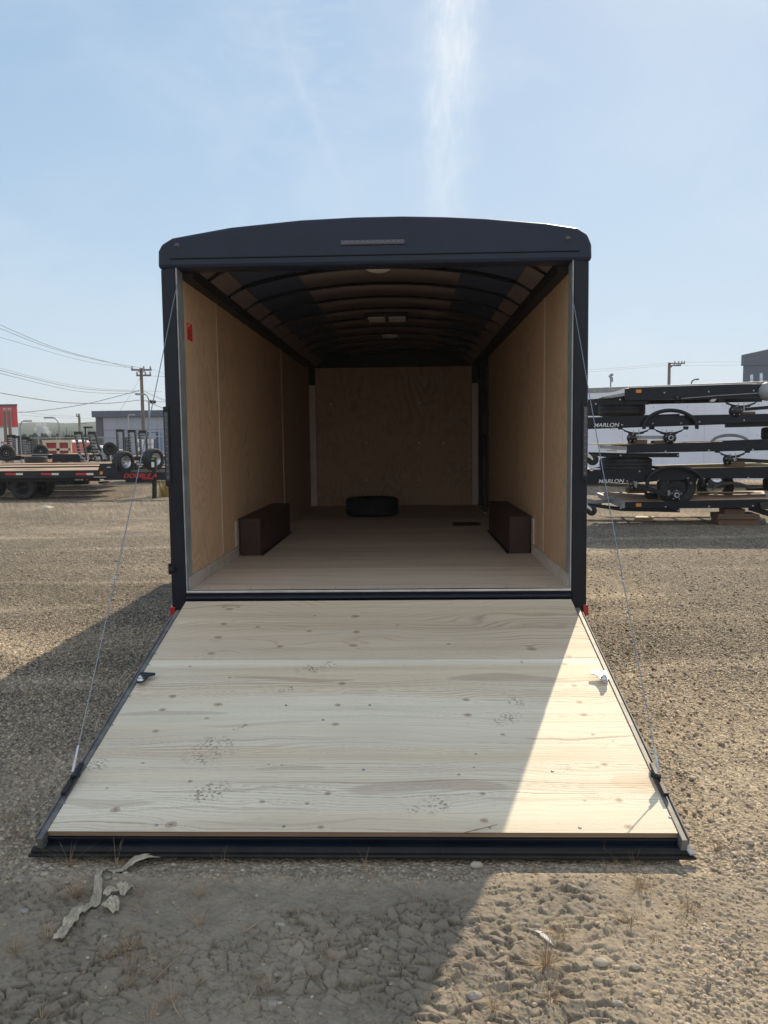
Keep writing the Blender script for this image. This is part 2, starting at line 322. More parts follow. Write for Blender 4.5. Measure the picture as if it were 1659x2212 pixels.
def build_ground():
    ths = np.concatenate([np.linspace(-180, -60, 60, endpoint=False), np.linspace(-60, -36, 50, endpoint=False), np.linspace(-36, 36, 640, endpoint=False), np.linspace(36, 60, 50, endpoint=False), np.linspace(60, 180, 60, endpoint=False)])
    rs = [.5, .9, 1.2, 1.45]
    while rs[-1] < 1150:
        r = rs[-1]; rs.append(r*(1+(.02 if r < 1.75 else .0018 if r < 3.4 else .0040 if r < 8 else .009 if r < 18 else .04 if r < 90 else .2)))
    rs = np.array(rs); T, RR = np.meshgrid(np.radians(ths), rs)
    x = CAM[0]+RR*np.sin(T); y = CAM[1]+RR*np.cos(T)
    h, mk, rd, rd2, e = ground_h(x, y, RR)
    V = np.stack([x, y, h], -1).reshape(-1, 3); nr, ntt = x.shape
    idx = np.arange(nr*ntt).reshape(nr, ntt); a = idx[:-1]; b = idx[1:]; a2 = np.roll(a, -1, 1); b2 = np.roll(b, -1, 1)
    F = np.stack([a, a2, b2, b], -1).reshape(-1, 4)[:, ::-1]
    c0 = len(V); V = np.vstack([V, [[CAM[0], CAM[1], -.02]]])
    m, t, bs = attr_mat('gravel_ground', 'soil', rough=.9, grain=(1, 1, 1), gamt=.25, bump=.6, bscale=55)
    # far gravel speckle, with shade between the stones put into the colour
    tcn = [n for n in t.nodes if n.type == 'TEX_COORD'][0]
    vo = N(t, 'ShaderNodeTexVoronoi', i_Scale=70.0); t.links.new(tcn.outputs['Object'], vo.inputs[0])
    vb = N(t, 'ShaderNodeTexVoronoi', i_Scale=27.0); t.links.new(tcn.outputs['Object'], vb.inputs[0])
    bp0 = [n for n in t.nodes if n.type == 'BUMP'][0]; am = N(t, 'ShaderNodeAttribute', attribute_name='mudmask'); b2 = N(t, 'ShaderNodeBump', i_Distance=.04)
    t.links.new(math_(t, 'MULTIPLY_ADD', am.outputs['Fac'], -.75, .85), b2.inputs['Strength']); t.links.new(math_(t, 'MULTIPLY', math_(t, 'ADD', vo.outputs['Distance'], vb.outputs['Distance']), -1.0), b2.inputs['Height']); t.links.new(bp0.outputs[0], b2.inputs['Normal']); t.links.new(b2.outputs[0], bs.inputs['Normal'])
    old = bs.inputs['Base Color'].links[0].from_socket
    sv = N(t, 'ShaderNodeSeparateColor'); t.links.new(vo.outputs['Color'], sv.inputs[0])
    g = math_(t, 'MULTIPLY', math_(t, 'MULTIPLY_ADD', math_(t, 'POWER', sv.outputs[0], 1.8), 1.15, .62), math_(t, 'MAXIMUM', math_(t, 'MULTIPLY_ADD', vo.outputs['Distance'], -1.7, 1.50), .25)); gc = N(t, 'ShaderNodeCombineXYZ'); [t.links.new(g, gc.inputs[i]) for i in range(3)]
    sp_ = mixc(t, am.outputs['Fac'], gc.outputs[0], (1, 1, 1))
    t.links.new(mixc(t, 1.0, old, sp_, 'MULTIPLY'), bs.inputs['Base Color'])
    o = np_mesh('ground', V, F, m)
    tone = fbm(x*.35, y*.35, 4, 50)[..., None]; t2 = fbm(x*3, y*3, 4, 55)[..., None]
    gravel = np.array([.385, .312, .224])*(0.72+.55*tone)*(.85+.3*t2)
    rv = y-.12*x+.5*np.sin(x*.22+1)+(fbm(x*.4, y*.4, 2, 90)-.5)*.8; lane = 0*x
    for c0 in (-1.1, .6, 2.9, 4.5, 7.4, 9.0, 12.5): lane = np.maximum(lane, np.clip(1.3-abs(rv-c0)/.16, 0, 1)*np.clip(fbm(x*.5+c0, y*.5, 2, 92)*3-.9, 0, 1))
    lane = lane*(abs(x) > 1.5)*.7; dust = np.clip(fbm(x*.45+5, y*.8, 4, 94)*4-2.1, 0, 1)
    gravel = gravel*(1+.16*lane[..., None])*(1+dust[..., None]*np.array([.16, .14, .10]))*(1-.22*np.clip(fbm(x*.3, y*.9, 4, 98)*4-2.2, 0, 1)[..., None])
    gravel = gravel*(.80+.45*rd[..., None])
    gravel = np.where((rd2[..., None] > .86), gravel*1.25, gravel)
    mud = np.array([.272, .226, .168])*(.8+.4*t2)*(.9+.2*tone)
    mud = mud*(1-.62*np.clip(1-e, 0, 1)[..., None])*(.80+.4*fbm(x*28, y*28, 3, 57)[..., None])  # crack shade is painted in: mud colour darkened along plate edges
    C = gravel*(1-mk[..., None])+mud*mk[..., None]
    set_col(o, 'soil', np.vstack([C.reshape(-1, 3), [[.2, .18, .15]]]))
    fa = o.data.attributes.new('mudmask', 'FLOAT', 'POINT'); fa.data.foreach_set('value', np.append(np.clip(mk.ravel()+.35*dust.ravel()+.35*lane.ravel()+np.clip(1.2-RR.ravel()/5, 0, .5), 0, 1), 0).astype(np.float32))
    return tag(o, kind='structure')
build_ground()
_gx, _gy = np.meshgrid(np.arange(-3.2, 3.6, .01), np.arange(-3.7, -1.6, .01)); _gh = ground_h(_gx, _gy, np.hypot(_gx-CAM[0], _gy-CAM[1]))[0]
def gh(x, y):
    i = int(round((y+3.7)/.01)); j = int(round((x+3.2)/.01))
    return float(_gh[i, j]) if 0 <= i < _gh.shape[0] and 0 <= j < _gh.shape[1] else -.01

# loose stones, one object (nobody could count them)
def build_stones():
    t = (1+5**.5)/2; iv = np.array([(-1, t, 0), (1, t, 0), (-1, -t, 0), (1, -t, 0), (0, -1, t), (0, 1, t), (0, -1, -t), (0, 1, -t), (t, 0, -1), (t, 0, 1), (-t, 0, -1), (-t, 0, 1)], float)/1.9
    fi = np.array([(0, 11, 5), (0, 5, 1), (0, 1, 7), (0, 7, 10), (0, 10, 11), (1, 5, 9), (5, 11, 4), (11, 10, 2), (10, 7, 6), (7, 1, 8), (3, 9, 4), (3, 4, 2), (3, 2, 6), (3, 6, 8), (3, 8, 9), (4, 9, 5), (2, 4, 11), (6, 2, 10), (8, 6, 7), (9, 8, 1)])
    n = 60000; r = 1.7*(13/1.7)**(rng.random(n)**.85); th = np.radians(rng.uniform(-34, 34, n))
    x = CAM[0]+r*np.sin(th); y = CAM[1]+r*np.cos(th)
    keep = ~((abs(x) < 1.30) & (y > -2.2) & (y < 7)); mk = mud_mask(x, y); keep &= rng.random(n) > mk*.93
    x = x[keep]; y = y[keep]; r = r[keep]; n = len(x); h = ground_h(x, y, r)[0]
    s = (.0022+.0052*rng.random(n)**3)*(1+.13*r); s[rng.random(n) > .998] *= 1.9
    sc3 = np.stack([s*rng.uniform(.8, 1.5, n), s*rng.uniform(.7, 1.2, n), s*rng.uniform(.45, .8, n)], -1); an = rng.uniform(0, 6.28, n)
    P = iv[None]*(1+rng.uniform(-.22, .22, (n, 12, 1)))*sc3[:, None]; ca = np.cos(an)[:, None]; sa = np.sin(an)[:, None]
    V = np.stack([P[..., 0]*ca-P[..., 1]*sa+x[:, None], P[..., 0]*sa+P[..., 1]*ca+y[:, None], P[..., 2]+h[:, None]+s[:, None]*.02], -1).reshape(-1, 3)
    F = (fi[None]+12*np.arange(n)[:, None, None]).reshape(-1, 3)
    m, *_ = attr_mat('loose_stones', 'tone', .8, (1, 1, 1), .15, .15, 80)
    o = np_mesh('loose_gravel', V, F, m)
    base = np.array([[.36, .285, .195], [.44, .355, .255], [.28, .23, .17], [.46, .385, .30], [.34, .26, .18]])[rng.integers(0, 5, n)]*rng.uniform(.75, 1.15, (n, 1))
    set_col(o, 'tone', np.repeat(base, 12, 0)); return tag(o, 'loose brown and grey gravel stones scattered over the yard', 'gravel', kind='stuff')
build_stones()

# ------------------------------------------------------------------ enclosed trailer
TR = empty('enclosed_trailer', (0, 0, 0), 'large black enclosed cargo trailer with plywood interior, open at the rear with its ramp lowered', 'trailer')
W = 1.22; FZ = .622
arc = [(-1.326, 2.636), (-1.322, 2.742), (-1.300, 2.783), (-1.232, 2.821), (-1.05, 2.850), (-.869, 2.878), (-.44, 2.913), (-.1, 2.924), (.184, 2.924), (.44, 2.915), (.691, 2.899), (1.055, 2.863), (1.237, 2.833), (1.300, 2.794), (1.325, 2.733), (1.328, 2.637)]
arcs = [((a-.0)*.985, z-.012) for a, z in arc]
# header cap: curved moulded top with flat lower edge
mb = MB(); low = [(1.328, 2.637), (1.300, 2.637), (1.290, 2.705), (-1.285, 2.718), (-1.300, 2.636)]
mb.prism([(a, -.035, z) for a, z in arc]+[(a, -.035, z) for a, z in low[1:-0]], (0, .16, 0)); mb.build('header_cap', BLACKS, TR, .022)
mb = MB(); mb.box(-1.285, 1.288, -.030, .05, 2.668, 2.7045); mb.box(-1.25, 1.25, -.045, -.031, 2.690, 2.697); mb.build('header_beam', BLACK, TR, .004)
for s in (-1, 1):
    mb = MB(); mb.prism([(s*1.222, -.02, .40), (s*1.222, -.02, 2.667), (s*1.312, -.02, 2.635), (s*1.318, -.02, .44)], (0, .11, 0)); mb.build('corner_post', BLACK, TR, .008)
    # inner edge trim and red glimpses
    mb = MB(); mb.box(s*1.215-.004, s*1.215+.004, -.026, .10, FZ+.002, 2.664); mb.build('jamb_seal', GREYM, TR)
    mb = MB(); z0, z1 = 1.33, 1.76; xx = s*1.302; mb.box(xx-.026, xx+.012, -.030, -.0205, z0-.035, z1+.035); pl = mb.build('tail_light', SATIN, TR, .008)
    mb = MB(); mb.box(xx-.017, xx+.006, -.038, -.0305, z0, z1); mb.build('lens', LENS, pl, .004)
    for k in range(11): mb = MB(); mb.lathe([(.001, .004), (.0055, .003), (.007, 0)], mat4((xx-.006, -.0382, z0+.02+k*(z1-z0-.04)/10), (0, -1, 0)), 10); mb.build('diode', LED, pl)
    for z in (z0-.02, z1+.02): mb = MB(); mb.lathe([(.001, .003), (.008, .002), (.011, 0)], mat4((xx-.006, -.0302, z), (0, -1, 0)), 12); mb.build('end_screw', DUSTY, pl)
    mb = MB(); mb.box(s*1.312-.017, s*1.312+.017, -.03, .02, .452, .522); mb.build('reflector', REDR, TR, .003)
    mb = MB(); mb.box(s*1.285-.04, s*1.285+.04, -.018, .08, .30, .3995); mb.build('post_foot', BLACK, TR, .005)
mb = MB(); mb.box(-.195, .195, -.046, -.0355, 2.752, 2.782); ml = mb.build('marker_light', LENS, TR, .008)
for k in range(11): mb = MB(); mb.lathe([(.001, .004), (.006, .003), (.008, 0)], mat4((-.155+k*.031, -.0462, 2.767), (0, -1, 0)), 10); mb.build('diode', LED, ml)
for x, z in ((-1.20, 2.772), (1.18, 2.768)):
    mb = MB(); mb.lathe([(.001, .012), (.012, .010), (.018, 0)], mat4((x, -.0355, z), (0, -1, 0)), 14); mb.build('clearance_light', LENS, TR)
mb = MB(); mb.box(-1.335, -1.318, -.018, .05, .73, .80); mb.lathe([(.001, .03), (.016, .028), (.022, .0)], mat4((-1.302, -.0205, .765), (0, -1, 0)), 16); mb.build('door_latch', SATIN, TR, .004)
# body skin: roof + sides, solid shell
for s in (-1, 1):
    mb = MB(); mb.box(min(s*1.262, s*1.305), max(s*1.262, s*1.305), .0905, 6.85, .46, 2.66)
    for k in range(11):
        y = .62+k*.61; mb.box(min(s*1.3055, s*1.3085), max(s*1.3055, s*1.3085), y-.012, y+.012, .47, 2.65)
    mb.build('side_skin', BLACKS, TR)
roof = [(a*.99, z-.006) for a, z in arc]; inner = [(a*.955, z-.03) for a, z in arc[1:-1]]
mb = MB(); n_ = len(roof); V = [(a, y, z) for y in (.127, 6.87) for a, z in roof]; V2 = [(a*.975, y, z-.022) for y in (.127, 6.87) for a, z in roof]
mb.add(V+V2, [(i, i+n_, i+1+n_, i+1) for i in range(n_-1)]+[(2*n_+i, 2*n_+i+1, 3*n_+i+1, 3*n_+i) for i in range(n_-1)]+[(i, i+1, 2*n_+i+1, 2*n_+i) for i in range(n_-1)]+[(n_+i, 3*n_+i, 3*n_+i+1, n_+i+1) for i in range(n_-1)], True)
mb.build('roof', BLACKS, TR)
mb = MB(); mb.prism([(a*.985, 6.86, z-.01) for a, z in arc]+[(1.30, 6.86, .46), (-1.30, 6.86, .46)], (0, .03, 0)); mb.build('front_skin', BLACKS, TR)
# floor
for a, b in ((.012, .86), (.86, 2.08), (2.08, 3.30), (3.30, 4.52), (4.52, 5.74), (5.74, 6.85)):
    mb = MB(); mb.box(-1.261, 1.261, a+.0015, b-.0015, FZ-.02, FZ); fl = mb.build('floor_panel', FPLY, TR)
    if a < 3:
        for x in np.linspace(-1.1, 1.1, 9): mb = MB(); mb.lathe([(.0005, .0012), (.005, .001), (.0065, -.001)], mat4((x, a+.05, FZ)), 8); mb.build('screw', SATIN, fl)
mb = MB(); mb.box(-1.255, 1.255, .0, 6.85, .47, FZ-.0205)
mb.build('underframe', SATIN, TR)
mb = MB(); mb.box(-W, W, -.028, .010, FZ-.012, FZ+.004); mb.build('threshold', ALU, TR, .003)
mb = MB(); mb.box(-1.222, 1.222, -.020, -.001, .45, FZ-.0125); mb.tube([(-1.215, -.045, .582), (1.215, -.045, .582)], .016, 12); mb.build('rear_sill', BLACK, TR, .003)
# walls: separate plywood sheets
for s in (-1, 1):
    ys = [.012, 1.02, 4.06, 6.6] if s < 0 else [.012, 1.02, 5.12]
    for a, b in zip(ys[:-1], ys[1:]):
        mb = MB(); mb.box(min(s*1.222, s*1.24), max(s*1.222, s*1.24), a+.002, b-.002, FZ+.001, 2.60); mb.build('wall_panel', WPLY, TR)
    for y in ys[1:-1]:
        mb = MB(); mb.box(min(s*1.2215, s*1.214), max(s*1.2215, s*1.214), y-.018, y+.018, FZ+.09, 2.60); mb.build('joint_strip', pbr('strip_vinyl', (.48, .37, .29), .4) if 'strip_vinyl' not in MATS else MATS['strip_vinyl'], TR)
    mb = MB(); mb.box(min(s*1.2215, s*1.206), max(s*1.2215, s*1.206), .012, 1.50, FZ+.001, FZ+.085); mb.build('base_trim', BASEP, TR)
    mb = MB(); mb.box(min(s*1.2215, s*1.206), max(s*1.2215, s*1.206), 3.3, 5.1, FZ+.001, FZ+.085); mb.build('base_trim', BASEP, TR)
    # vertical edge piece beside the wheel box
    mb = MB(); mb.box(min(s*1.2215, s*1.210), max(s*1.2215, s*1.210), 1.44, 1.52, FZ+.09, FZ+.30); mb.build('edge_trim', BASEP, TR)
    # top rail and cove
    mb = MB(); mb.prism([(s*1.24, .1, 2.601), (s*1.15, .1, 2.601), (s*1.13, .1, 2.648), (s*1.235, .1, 2.72)], (0, 6.5, 0)); mb.build('top_rail', SATIN, TR)
# side door recess, right front
mb = MB(); mb.box(1.243, 1.258, 5.16, 6.30, FZ+.02, 2.52); dr = mb.build('side_door', pbr('door_skin', (.06, .055, .06), .4, var=.2), TR)
mb = MB(); mb.box(1.20, 1.242, 5.122, 5.165, FZ+.001, 2.60); mb.box(1.20, 1.242, 6.28, 6.32, FZ+.001, 2.60); mb.box(1.20, 1.242, 5.166, 6.279, 2.53, 2.60); mb.build('door_frame', SATIN, dr)
mb = MB(); mb.box(1.205, 1.2425, 5.70, 5.74, 1.35, 1.62); mb.build('door_bar', SATIN, dr); mb = MB(); mb.box(1.20, 1.2425, 5.45, 5.48, 1.9, 2.2); mb.build('door_bar', SATIN, dr)
mb = MB(); mb.box(1.16, 1.30, 5.17, 6.27, FZ+.001, FZ+.018); mb.build('sill_plate', ALU, dr, .004)
mb = MB(); mb.box(1.222, 1.24, 6.325, 6.6, FZ+.001, 2.60); mb.build('wall_panel', WPLY, TR)
# front wall
mb = MB(); mb.box(-1.13, 1.13, 6.60, 6.618, FZ+.001, 2.62); fwl = mb.build('front_wall', WPLY, TR)
mb = MB(); mb.box(-1.221, 1.221, 6.62, 6.86, FZ+.001, 2.9); mb.build('front_backing', SATIN, fwl)
for s in (-1, 1):
    mb = MB(); mb.prism([(s*1.135, 6.60, FZ+.002), (s*1.16, 6.585, FZ+.002), (s*1.218, 6.54, FZ+.002), (s*1.2215, 6.60, FZ+.002)], (0, 0, 1.75)); mb.build('corner_trim', pbr('corner_metal', (.85, .78, .68), .45, 0, var=.1) if 'corner_metal' not in MATS else MATS['corner_metal'], fwl)
LDOT = pbr('light_dot_white', (.95, .95, .92), .5)  # points of light on the front wall, put in as white discs
for px, py in ((715, 873), (905, 870), (791, 957), (905, 957), (957, 957), (791, 1037), (906, 1037), (618, 1000)):
    if px < 660: continue
    p = aty(px, py, 6.597); mb = MB(); mb.lathe([(.001, .004), (.008, .003), (.011, 0)], mat4((p[0], 6.5995, p[2]), (0, -1, 0)), 10); mb.build('light_dot', LDOT, fwl)
# ceiling: bows, browner strips between them
def ceil_z(x): return 2.862-.150*(x/1.14)**2-.03*(abs(x)/1.14)**6
bows = [.42+.61*k for k in range(11)]
xs = np.linspace(-1.14, 1.14, 25)
for y in bows:
    mb = MB(); V = []
    for yy in (y-.019, y+.019):
        for dz in (-.024, 0): V += [(x, yy, ceil_z(x)+dz) for x in xs]
    k = len(xs); fs = []
    for i in range(k-1): fs += [(i, i+1, 2*k+i+1, 2*k+i), (k+i, 3*k+i, 3*k+i+1, k+i+1), (i, k+i, k+i+1, i+1), (2*k+i, 2*k+i+1, 3*k+i+1, 3*k+i)]
    mb.add(V, fs); mb.build('roof_bow', BLACK, TR)
def strip(x0, x1, y0, y1, dz, m, name, k=8):
    mb = MB(); X = np.linspace(x0, x1, k)
    V = [(x, yy, ceil_z(x)+dz+d) for d in (0, .006) for yy in (y0, y1) for x in X]
    fs = []
    for i in range(k-1): fs += [(i, k+i, k+i+1, i+1), (2*k+i, 2*k+i+1, 3*k+i+1, 3*k+i), (i, i+1, 2*k+i+1, 2*k+i), (k+i, 3*k+i, 3*k+i+1, k+i+1)]
    mb.add(V, fs, True); return mb.build(name, m, TR)
strip(-1.15, 1.15, .13, 6.6, .004, CEILD, 'ceiling_sheet', 30)
yb = [.14]+bows+[6.58]
for a, b in zip(yb[:-1], yb[1:]):
    strip(-.61, .61, a+.022, b-.022, -.006, CEILP, 'ceiling_strip', 10)
    for s in (-1, 1):
        mb = MB(); x0, x1 = 1.125, 1.01
        mb.prism([(s*x0, a+.05, 2.650), (s*x1, a+.05, ceil_z(x1)-.012), (s*x1, b-.05, ceil_z(x1)-.012), (s*x0, b-.05, 2.650)], (0, 0, .006)); mb.build('cove_panel', CEILP, TR)
# lights and vent under the roof
for y in (.95, 4.7):
    mb = MB(); mb.lathe([(.001, -.030), (.06, -.027), (.09, -.014), (.098, 0)], mat4((.0, y, ceil_z(0)-.036)), 28); mb.build('dome_lamp', PLASTICW, TR)
mb = MB(); mb.box(-.22, .22, 3.12, 3.50, ceil_z(0)-.050, ceil_z(0)-.007); vt = mb.build('roof_vent', SATIN, TR, .01)
mb = MB()
for a, b in ((-.19, -.02), (.02, .19)): mb.box(a, b, 3.16, 3.46, ceil_z(0)-.062, ceil_z(0)-.051)
mb.build('vent_lid', WHITEP, vt, .004)
# wheel boxes
WB = pbr('wheel_box', (.045, .018, .015), .5, var=.3, vscale=5)
for s in (-1, 1):
    mb = MB(); a, b = sorted((s*1.035, s*1.206)); mb.box(a, b, 1.55, 3.22, FZ+.001, FZ+.31); a, b = sorted((s*1.2061, s*1.2215)); mb.box(a, b, 1.55, 3.22, FZ+.087, FZ+.31)
    mb.build('wheel_box', WB, TR, .006)
    mb = MB(); a, b = sorted((s*1.012, s*1.034)); mb.box(a, b, 1.54, 3.24, FZ+.0005, FZ+.004); mb.build('box_flashing', WB, TR)
# warning sticker on left wall
p0 = (.195, 2.215); p1 = (.36, 2.36)
mb = MB(); mb.box(-1.2218, -1.2195, .20, .325, 2.235, 2.345); stk = mb.build('warning_sticker', pbr('sticker_red', (.75, .05, .04), .5), TR)
mb = MB(); mb.prism([(-1.2192, .21, 2.315), (-1.2192, .27, 2.338), (-1.2192, .24, 2.338)], (.0006, 0, 0))
mb.build('sticker_symbol', PLASTICW, stk)
mb = MB()
for k in range(7): mb.box(-1.2194, -1.2189, .215, .315-(k % 3)*.02, 2.242+k*.0095, 2.2455+k*.0095)
mb.build('sticker_print', pbr('print_dark', (.2, .01, .01), .6), stk)
# running gear below, seen from the side
def tyre_prof(Rr, wd, rim):
    h = wd/2; return [(rim, -h*.75), (rim+.02, -h*.95), (Rr*.86, -h), (Rr*.965, -h*.86), (Rr, -h*.62), (Rr, -h*.30), (Rr*.985, -h*.27), (Rr*.985, -h*.20), (Rr, -h*.17), (Rr, h*.17), (Rr*.985, h*.20), (Rr*.985, h*.27), (Rr, h*.30), (Rr, h*.62), (Rr*.965, h*.86), (Rr*.86, h), (rim+.02, h*.95), (rim, h*.75), (rim, -h*.75)]
def wheel_parts(c, axis, Rr, wd, parent, rimmat=SATIN, holes=8, hub=True, k=40, nuts=True):
    rim = Rr*.56; m = mat4(c, axis)
    mb = MB(); mb.lathe(tyre_prof(Rr, wd, rim), m, k); ty = mb.build('tyre', TYRE, parent)
    mb = MB(); h = wd/2
    mb.lathe([(rim, -h*.8), (rim, h*.8), (rim-.012, h*.8), (rim-.02, h*.25), (rim*.78, h*.12), (rim*.72, h*.30), (rim*.45, h*.34), (rim*.42, h*.22), (.0005, h*.22)], m, k)
    mb.lathe([(.0005, -h*.1), (rim*.7, -h*.1), (rim-.001, -h*.8)], m, k)
    rm = mb.build('rim', rimmat, parent)
    if nuts:
        for j in range(holes):
            an = 6.283*j/holes; mb = MB(); mb.lathe([(.0005, .012), (.012, .010), (.016, 0)], m @ Matrix.Translation((rim*.58*math.cos(an), rim*.58*math.sin(an), h*.33)), 8); mb.build('lug_nut', GALV, rm)
        mb = MB()
        mb.lathe([(.0005, .05), (rim*.18, .045), (rim*.2, 0)], m @ Matrix.Translation((0, 0, h*.2)), 16)
        mb.build('hub_cap', GALV, rm)
    return ty
for s in (-1, 1):
    for y in (1.95, 2.83):
        m = mat4((s*1.17, y, .34), (s, 0, 0)); mb = MB(); mb.lathe(tyre_prof(.345, .2, .19), m, 36); wt = mb.build('wheel', TYRE, TR)
        mb = MB(); mb.lathe([(.19, -.06), (.19, .06), (.17, .03), (.1, .05), (.0005, .05)], m, 30); mb.build('rim', ALU, wt)
for y in (1.95, 2.83): mb = MB(); mb.tube([(-1.1, y, .34), (1.1, y, .34)], .04, 12); mb.build('axle', SATIN, TR)
mb = MB(); mb.beam((-.9, 6.8, .5), (0, 8.1, .5), .08, .12); mb.beam((.9, 6.8, .5), (0, 8.1, .5), .08, .12); mb.box(-.06, .06, 8.0, 8.4, .46, .54); mb.box(-.05, .05, 7.75, 7.85, 0, .7); mb.build('drawbar', SATIN, TR)

# ---- ramp door
RP0 = np.array([0, -.08, .568]); RP1 = np.array([0, -2.0705, .0734]); RS = (RP1-RP0); RL = np.linalg.norm(RS); RS /= RL; RN = np.array([0, -RS[2], RS[1]]); RN = RN if RN[2] > 0 else -RN
RM = Matrix(((1, 0, 0, 0), (0, RS[1], RN[1], RP0[1]), (0, RS[2], RN[2], RP0[2]), (0, 0, 0, 1)))   # local: x, s along slope, n above
def ramp_uv(x, y): P = atp(x, y, RP0, RN); return P[0], (P-RP0)@RS
def rl(x, y): return ramp_uv((50+x/1.3825)/1.507, (1950+y/1.3825)/1.507)
def rr_(x, y): return ramp_uv((1250+x/1.3825)/1.507, (1950+y/1.3825)/1.507)
# plywood face as a fine grid so the figure of the wood can follow the real board
nx, ny = 640, 540; HWD = 1.209
X, S = np.meshgrid(np.linspace(-HWD, HWD, nx), np.linspace(0, RL, ny))
KL = [(938,112,14),(1323,144,11),(1535,148,15),(913,173,16),(1190,213,14),(1520,209,16),(880,245,15),(785,303,7),(965,353,7),(707,438,16),(913,475,17),(663,498,14),(862,536,10),(632,594,14),(1440,564,15),(574,738,8),(786,820,9),(413,851,6),(1405,875,14),(1110,912,12),(1313,921,9),(450,948,20),(700,1015,22),(1375,1027,13),(965,45,14),(1530,78,16),(1348,75,7),(1090,125,8),(1452,477,12),(1470,380,14),(1140,745,5),(1200,747,5)]
KR = [(58,120,6),(290,202,9),(665,225,18),(370,453,14),(377,522,16),(413,697,6),(405,758,5),(337,790,5),(445,876,14),(451,997,17),(812,292,11),(856,390,12),(880,465,14),(900,521,16),(940,610,8),(993,745,13),(1058,904,16),(1100,1025,17),(833,259,12),(866,125,11),(903,908,4),(535,610,10),(620,283,6),(1030,640,5)]
knots = [(*rl(a, b), (rl(a+r, b)[0]-rl(a, b)[0])) for a, b, r in KL]+[(*rr_(a, b), (rr_(a+r, b)[0]-rr_(a, b)[0])) for a, b, r in KR]
seam = ramp_uv(829, 1423)[1]
fld = S*1.0+(fbm(X*.9+3, S*3.2, 4, 60)-.5)*.16+(fbm(X*2.5, S*9, 3, 61)-.5)*.035; fld = np.where(S < seam, fld*.55+(fbm(X*1.1, S*2.6, 3, 66)-.5)*.22, fld)
kd = np.zeros_like(X); kring = np.zeros_like(X)
for kx, ks, kr in knots:
    kr = max(kr, .006); dx = (X-kx)/(kr*3.6); ds = (S-ks)/(kr*1.9); fld = fld+np.sign(S-ks)*kr*1.25*np.exp(-dx*dx-ds*ds)*np.clip(abs(ds)*2, 0, 1)
    d = np.hypot((X-kx)/kr, (S-ks)/(kr*.78)); d = d+(vnoise(X*60, S*60, 7)-.5)*.3; kd = np.maximum(kd, np.clip(1.15-d, 0, 1)*(1.0 if kr > .009 else 1.3)); kring = np.maximum(kring, np.clip(1-abs(d-1.0)/.28, 0, 1))
L_ = fld*64; L_ = L_+2.2*vnoise(L_*.22, 0*L_, 73)+.5*vnoise(L_*.9, 0*L_, 74); li = np.floor(L_).astype(np.int64); lf = L_-li
amp = .22+.78*hsh(li, 0*li, 5)**1.5; wdl = .10+.22*hsh(li, 0*li, 6); lines = amp*np.where(lf < .6, np.clip(1-(.6-lf)/(wdl*1.9), 0, 1), np.clip(1-(lf-.6)/(wdl*.5), 0, 1))*(.45+.8*fbm(X*1.4, S*9, 3, 79))
lines2 = np.clip(np.sin(L_*6.283*2.3+2)*.5+.5, 0, 1)**2*fbm(X*2, S*20, 3, 78)
lm = np.clip(fbm(X*.8, S*4, 3, 70)*2.6-.65, 0, 1)
base = np.array([.82, .735, .57]); dk = np.array([.44, .315, .205])
pal = (fbm(X*.6, S*5.5, 3, 72)[..., None])
st1 = fbm(X*.35, S*24, 3, 75)[..., None]; st2 = np.clip(fbm(X*.4+2, S*7, 3, 76)*3-1, 0, 1)[..., None]; C = (base*(1-st2)+np.array([.74, .62, .44])*st2)*(.88+.24*pal)*(.88+.24*st1)
f = np.clip(lines*1.25*(.30+.85*lm)+lines2*.16, 0, .9)[..., None]; C = C*(1-f)+dk*f
def patch(uv, wx, ws, colr, amt, seed, tail=3):
    global C
    d = ((X-uv[0])/wx)**2+((S-uv[1]+.012*np.sin(X*7+seed)+(fbm(X*3, S*6, 3, seed)-.5)*.05)/ws)**2; g = np.clip((1.0-d)*4, 0, 1)*amt*(.7+.3*fbm(X*4, S*30, 3, seed+1)); C = C*(1-g[..., None])+np.array(colr)*g[..., None]
brn = (.46, .35, .25)
for uv, wx, ws, cc, am in ((rl(1250, 358), .34, .014, brn, .7), (rl(700, 515), .30, .020, brn, .5), (rr_(200, 845), .36, .042, brn, .62), (rr_(560, 355), .33, .035, brn, .6), (rl(1240, 768), .16, .016, brn, .4),
                       (rr_(1135, 830), .11, .05, (.62, .42, .24), .5), (rl(400, 915), .22, .022, brn, .45), (rl(1000, 860), .45, .008, brn, .5), (rl(880, 945), .5, .006, brn, .5), (rr_(900, 622), .28, .007, (.36, .28, .2), .9), (rl(1100, 560), .3, .010, brn, .35), (rr_(650, 890), .4, .01, brn, .3), (rl(1300, 1000), .5, .008, brn, .4)):
    patch(uv, wx, ws, cc, am, int(abs(uv[0]*97))+80)
up = np.clip((seam-S)/.004, 0, 1)[..., None]; C = C*(1-up*np.array([.10, .17, .22]))*(1-up*.06)
kk = np.clip(kd, 0, 1)[..., None]; C = C*(1-kk*.85)+np.array([.20, .125, .08])*kk*.85
C = C*(1-.55*kring[..., None]*np.ones(3)*np.array([.6, .8, 1]))
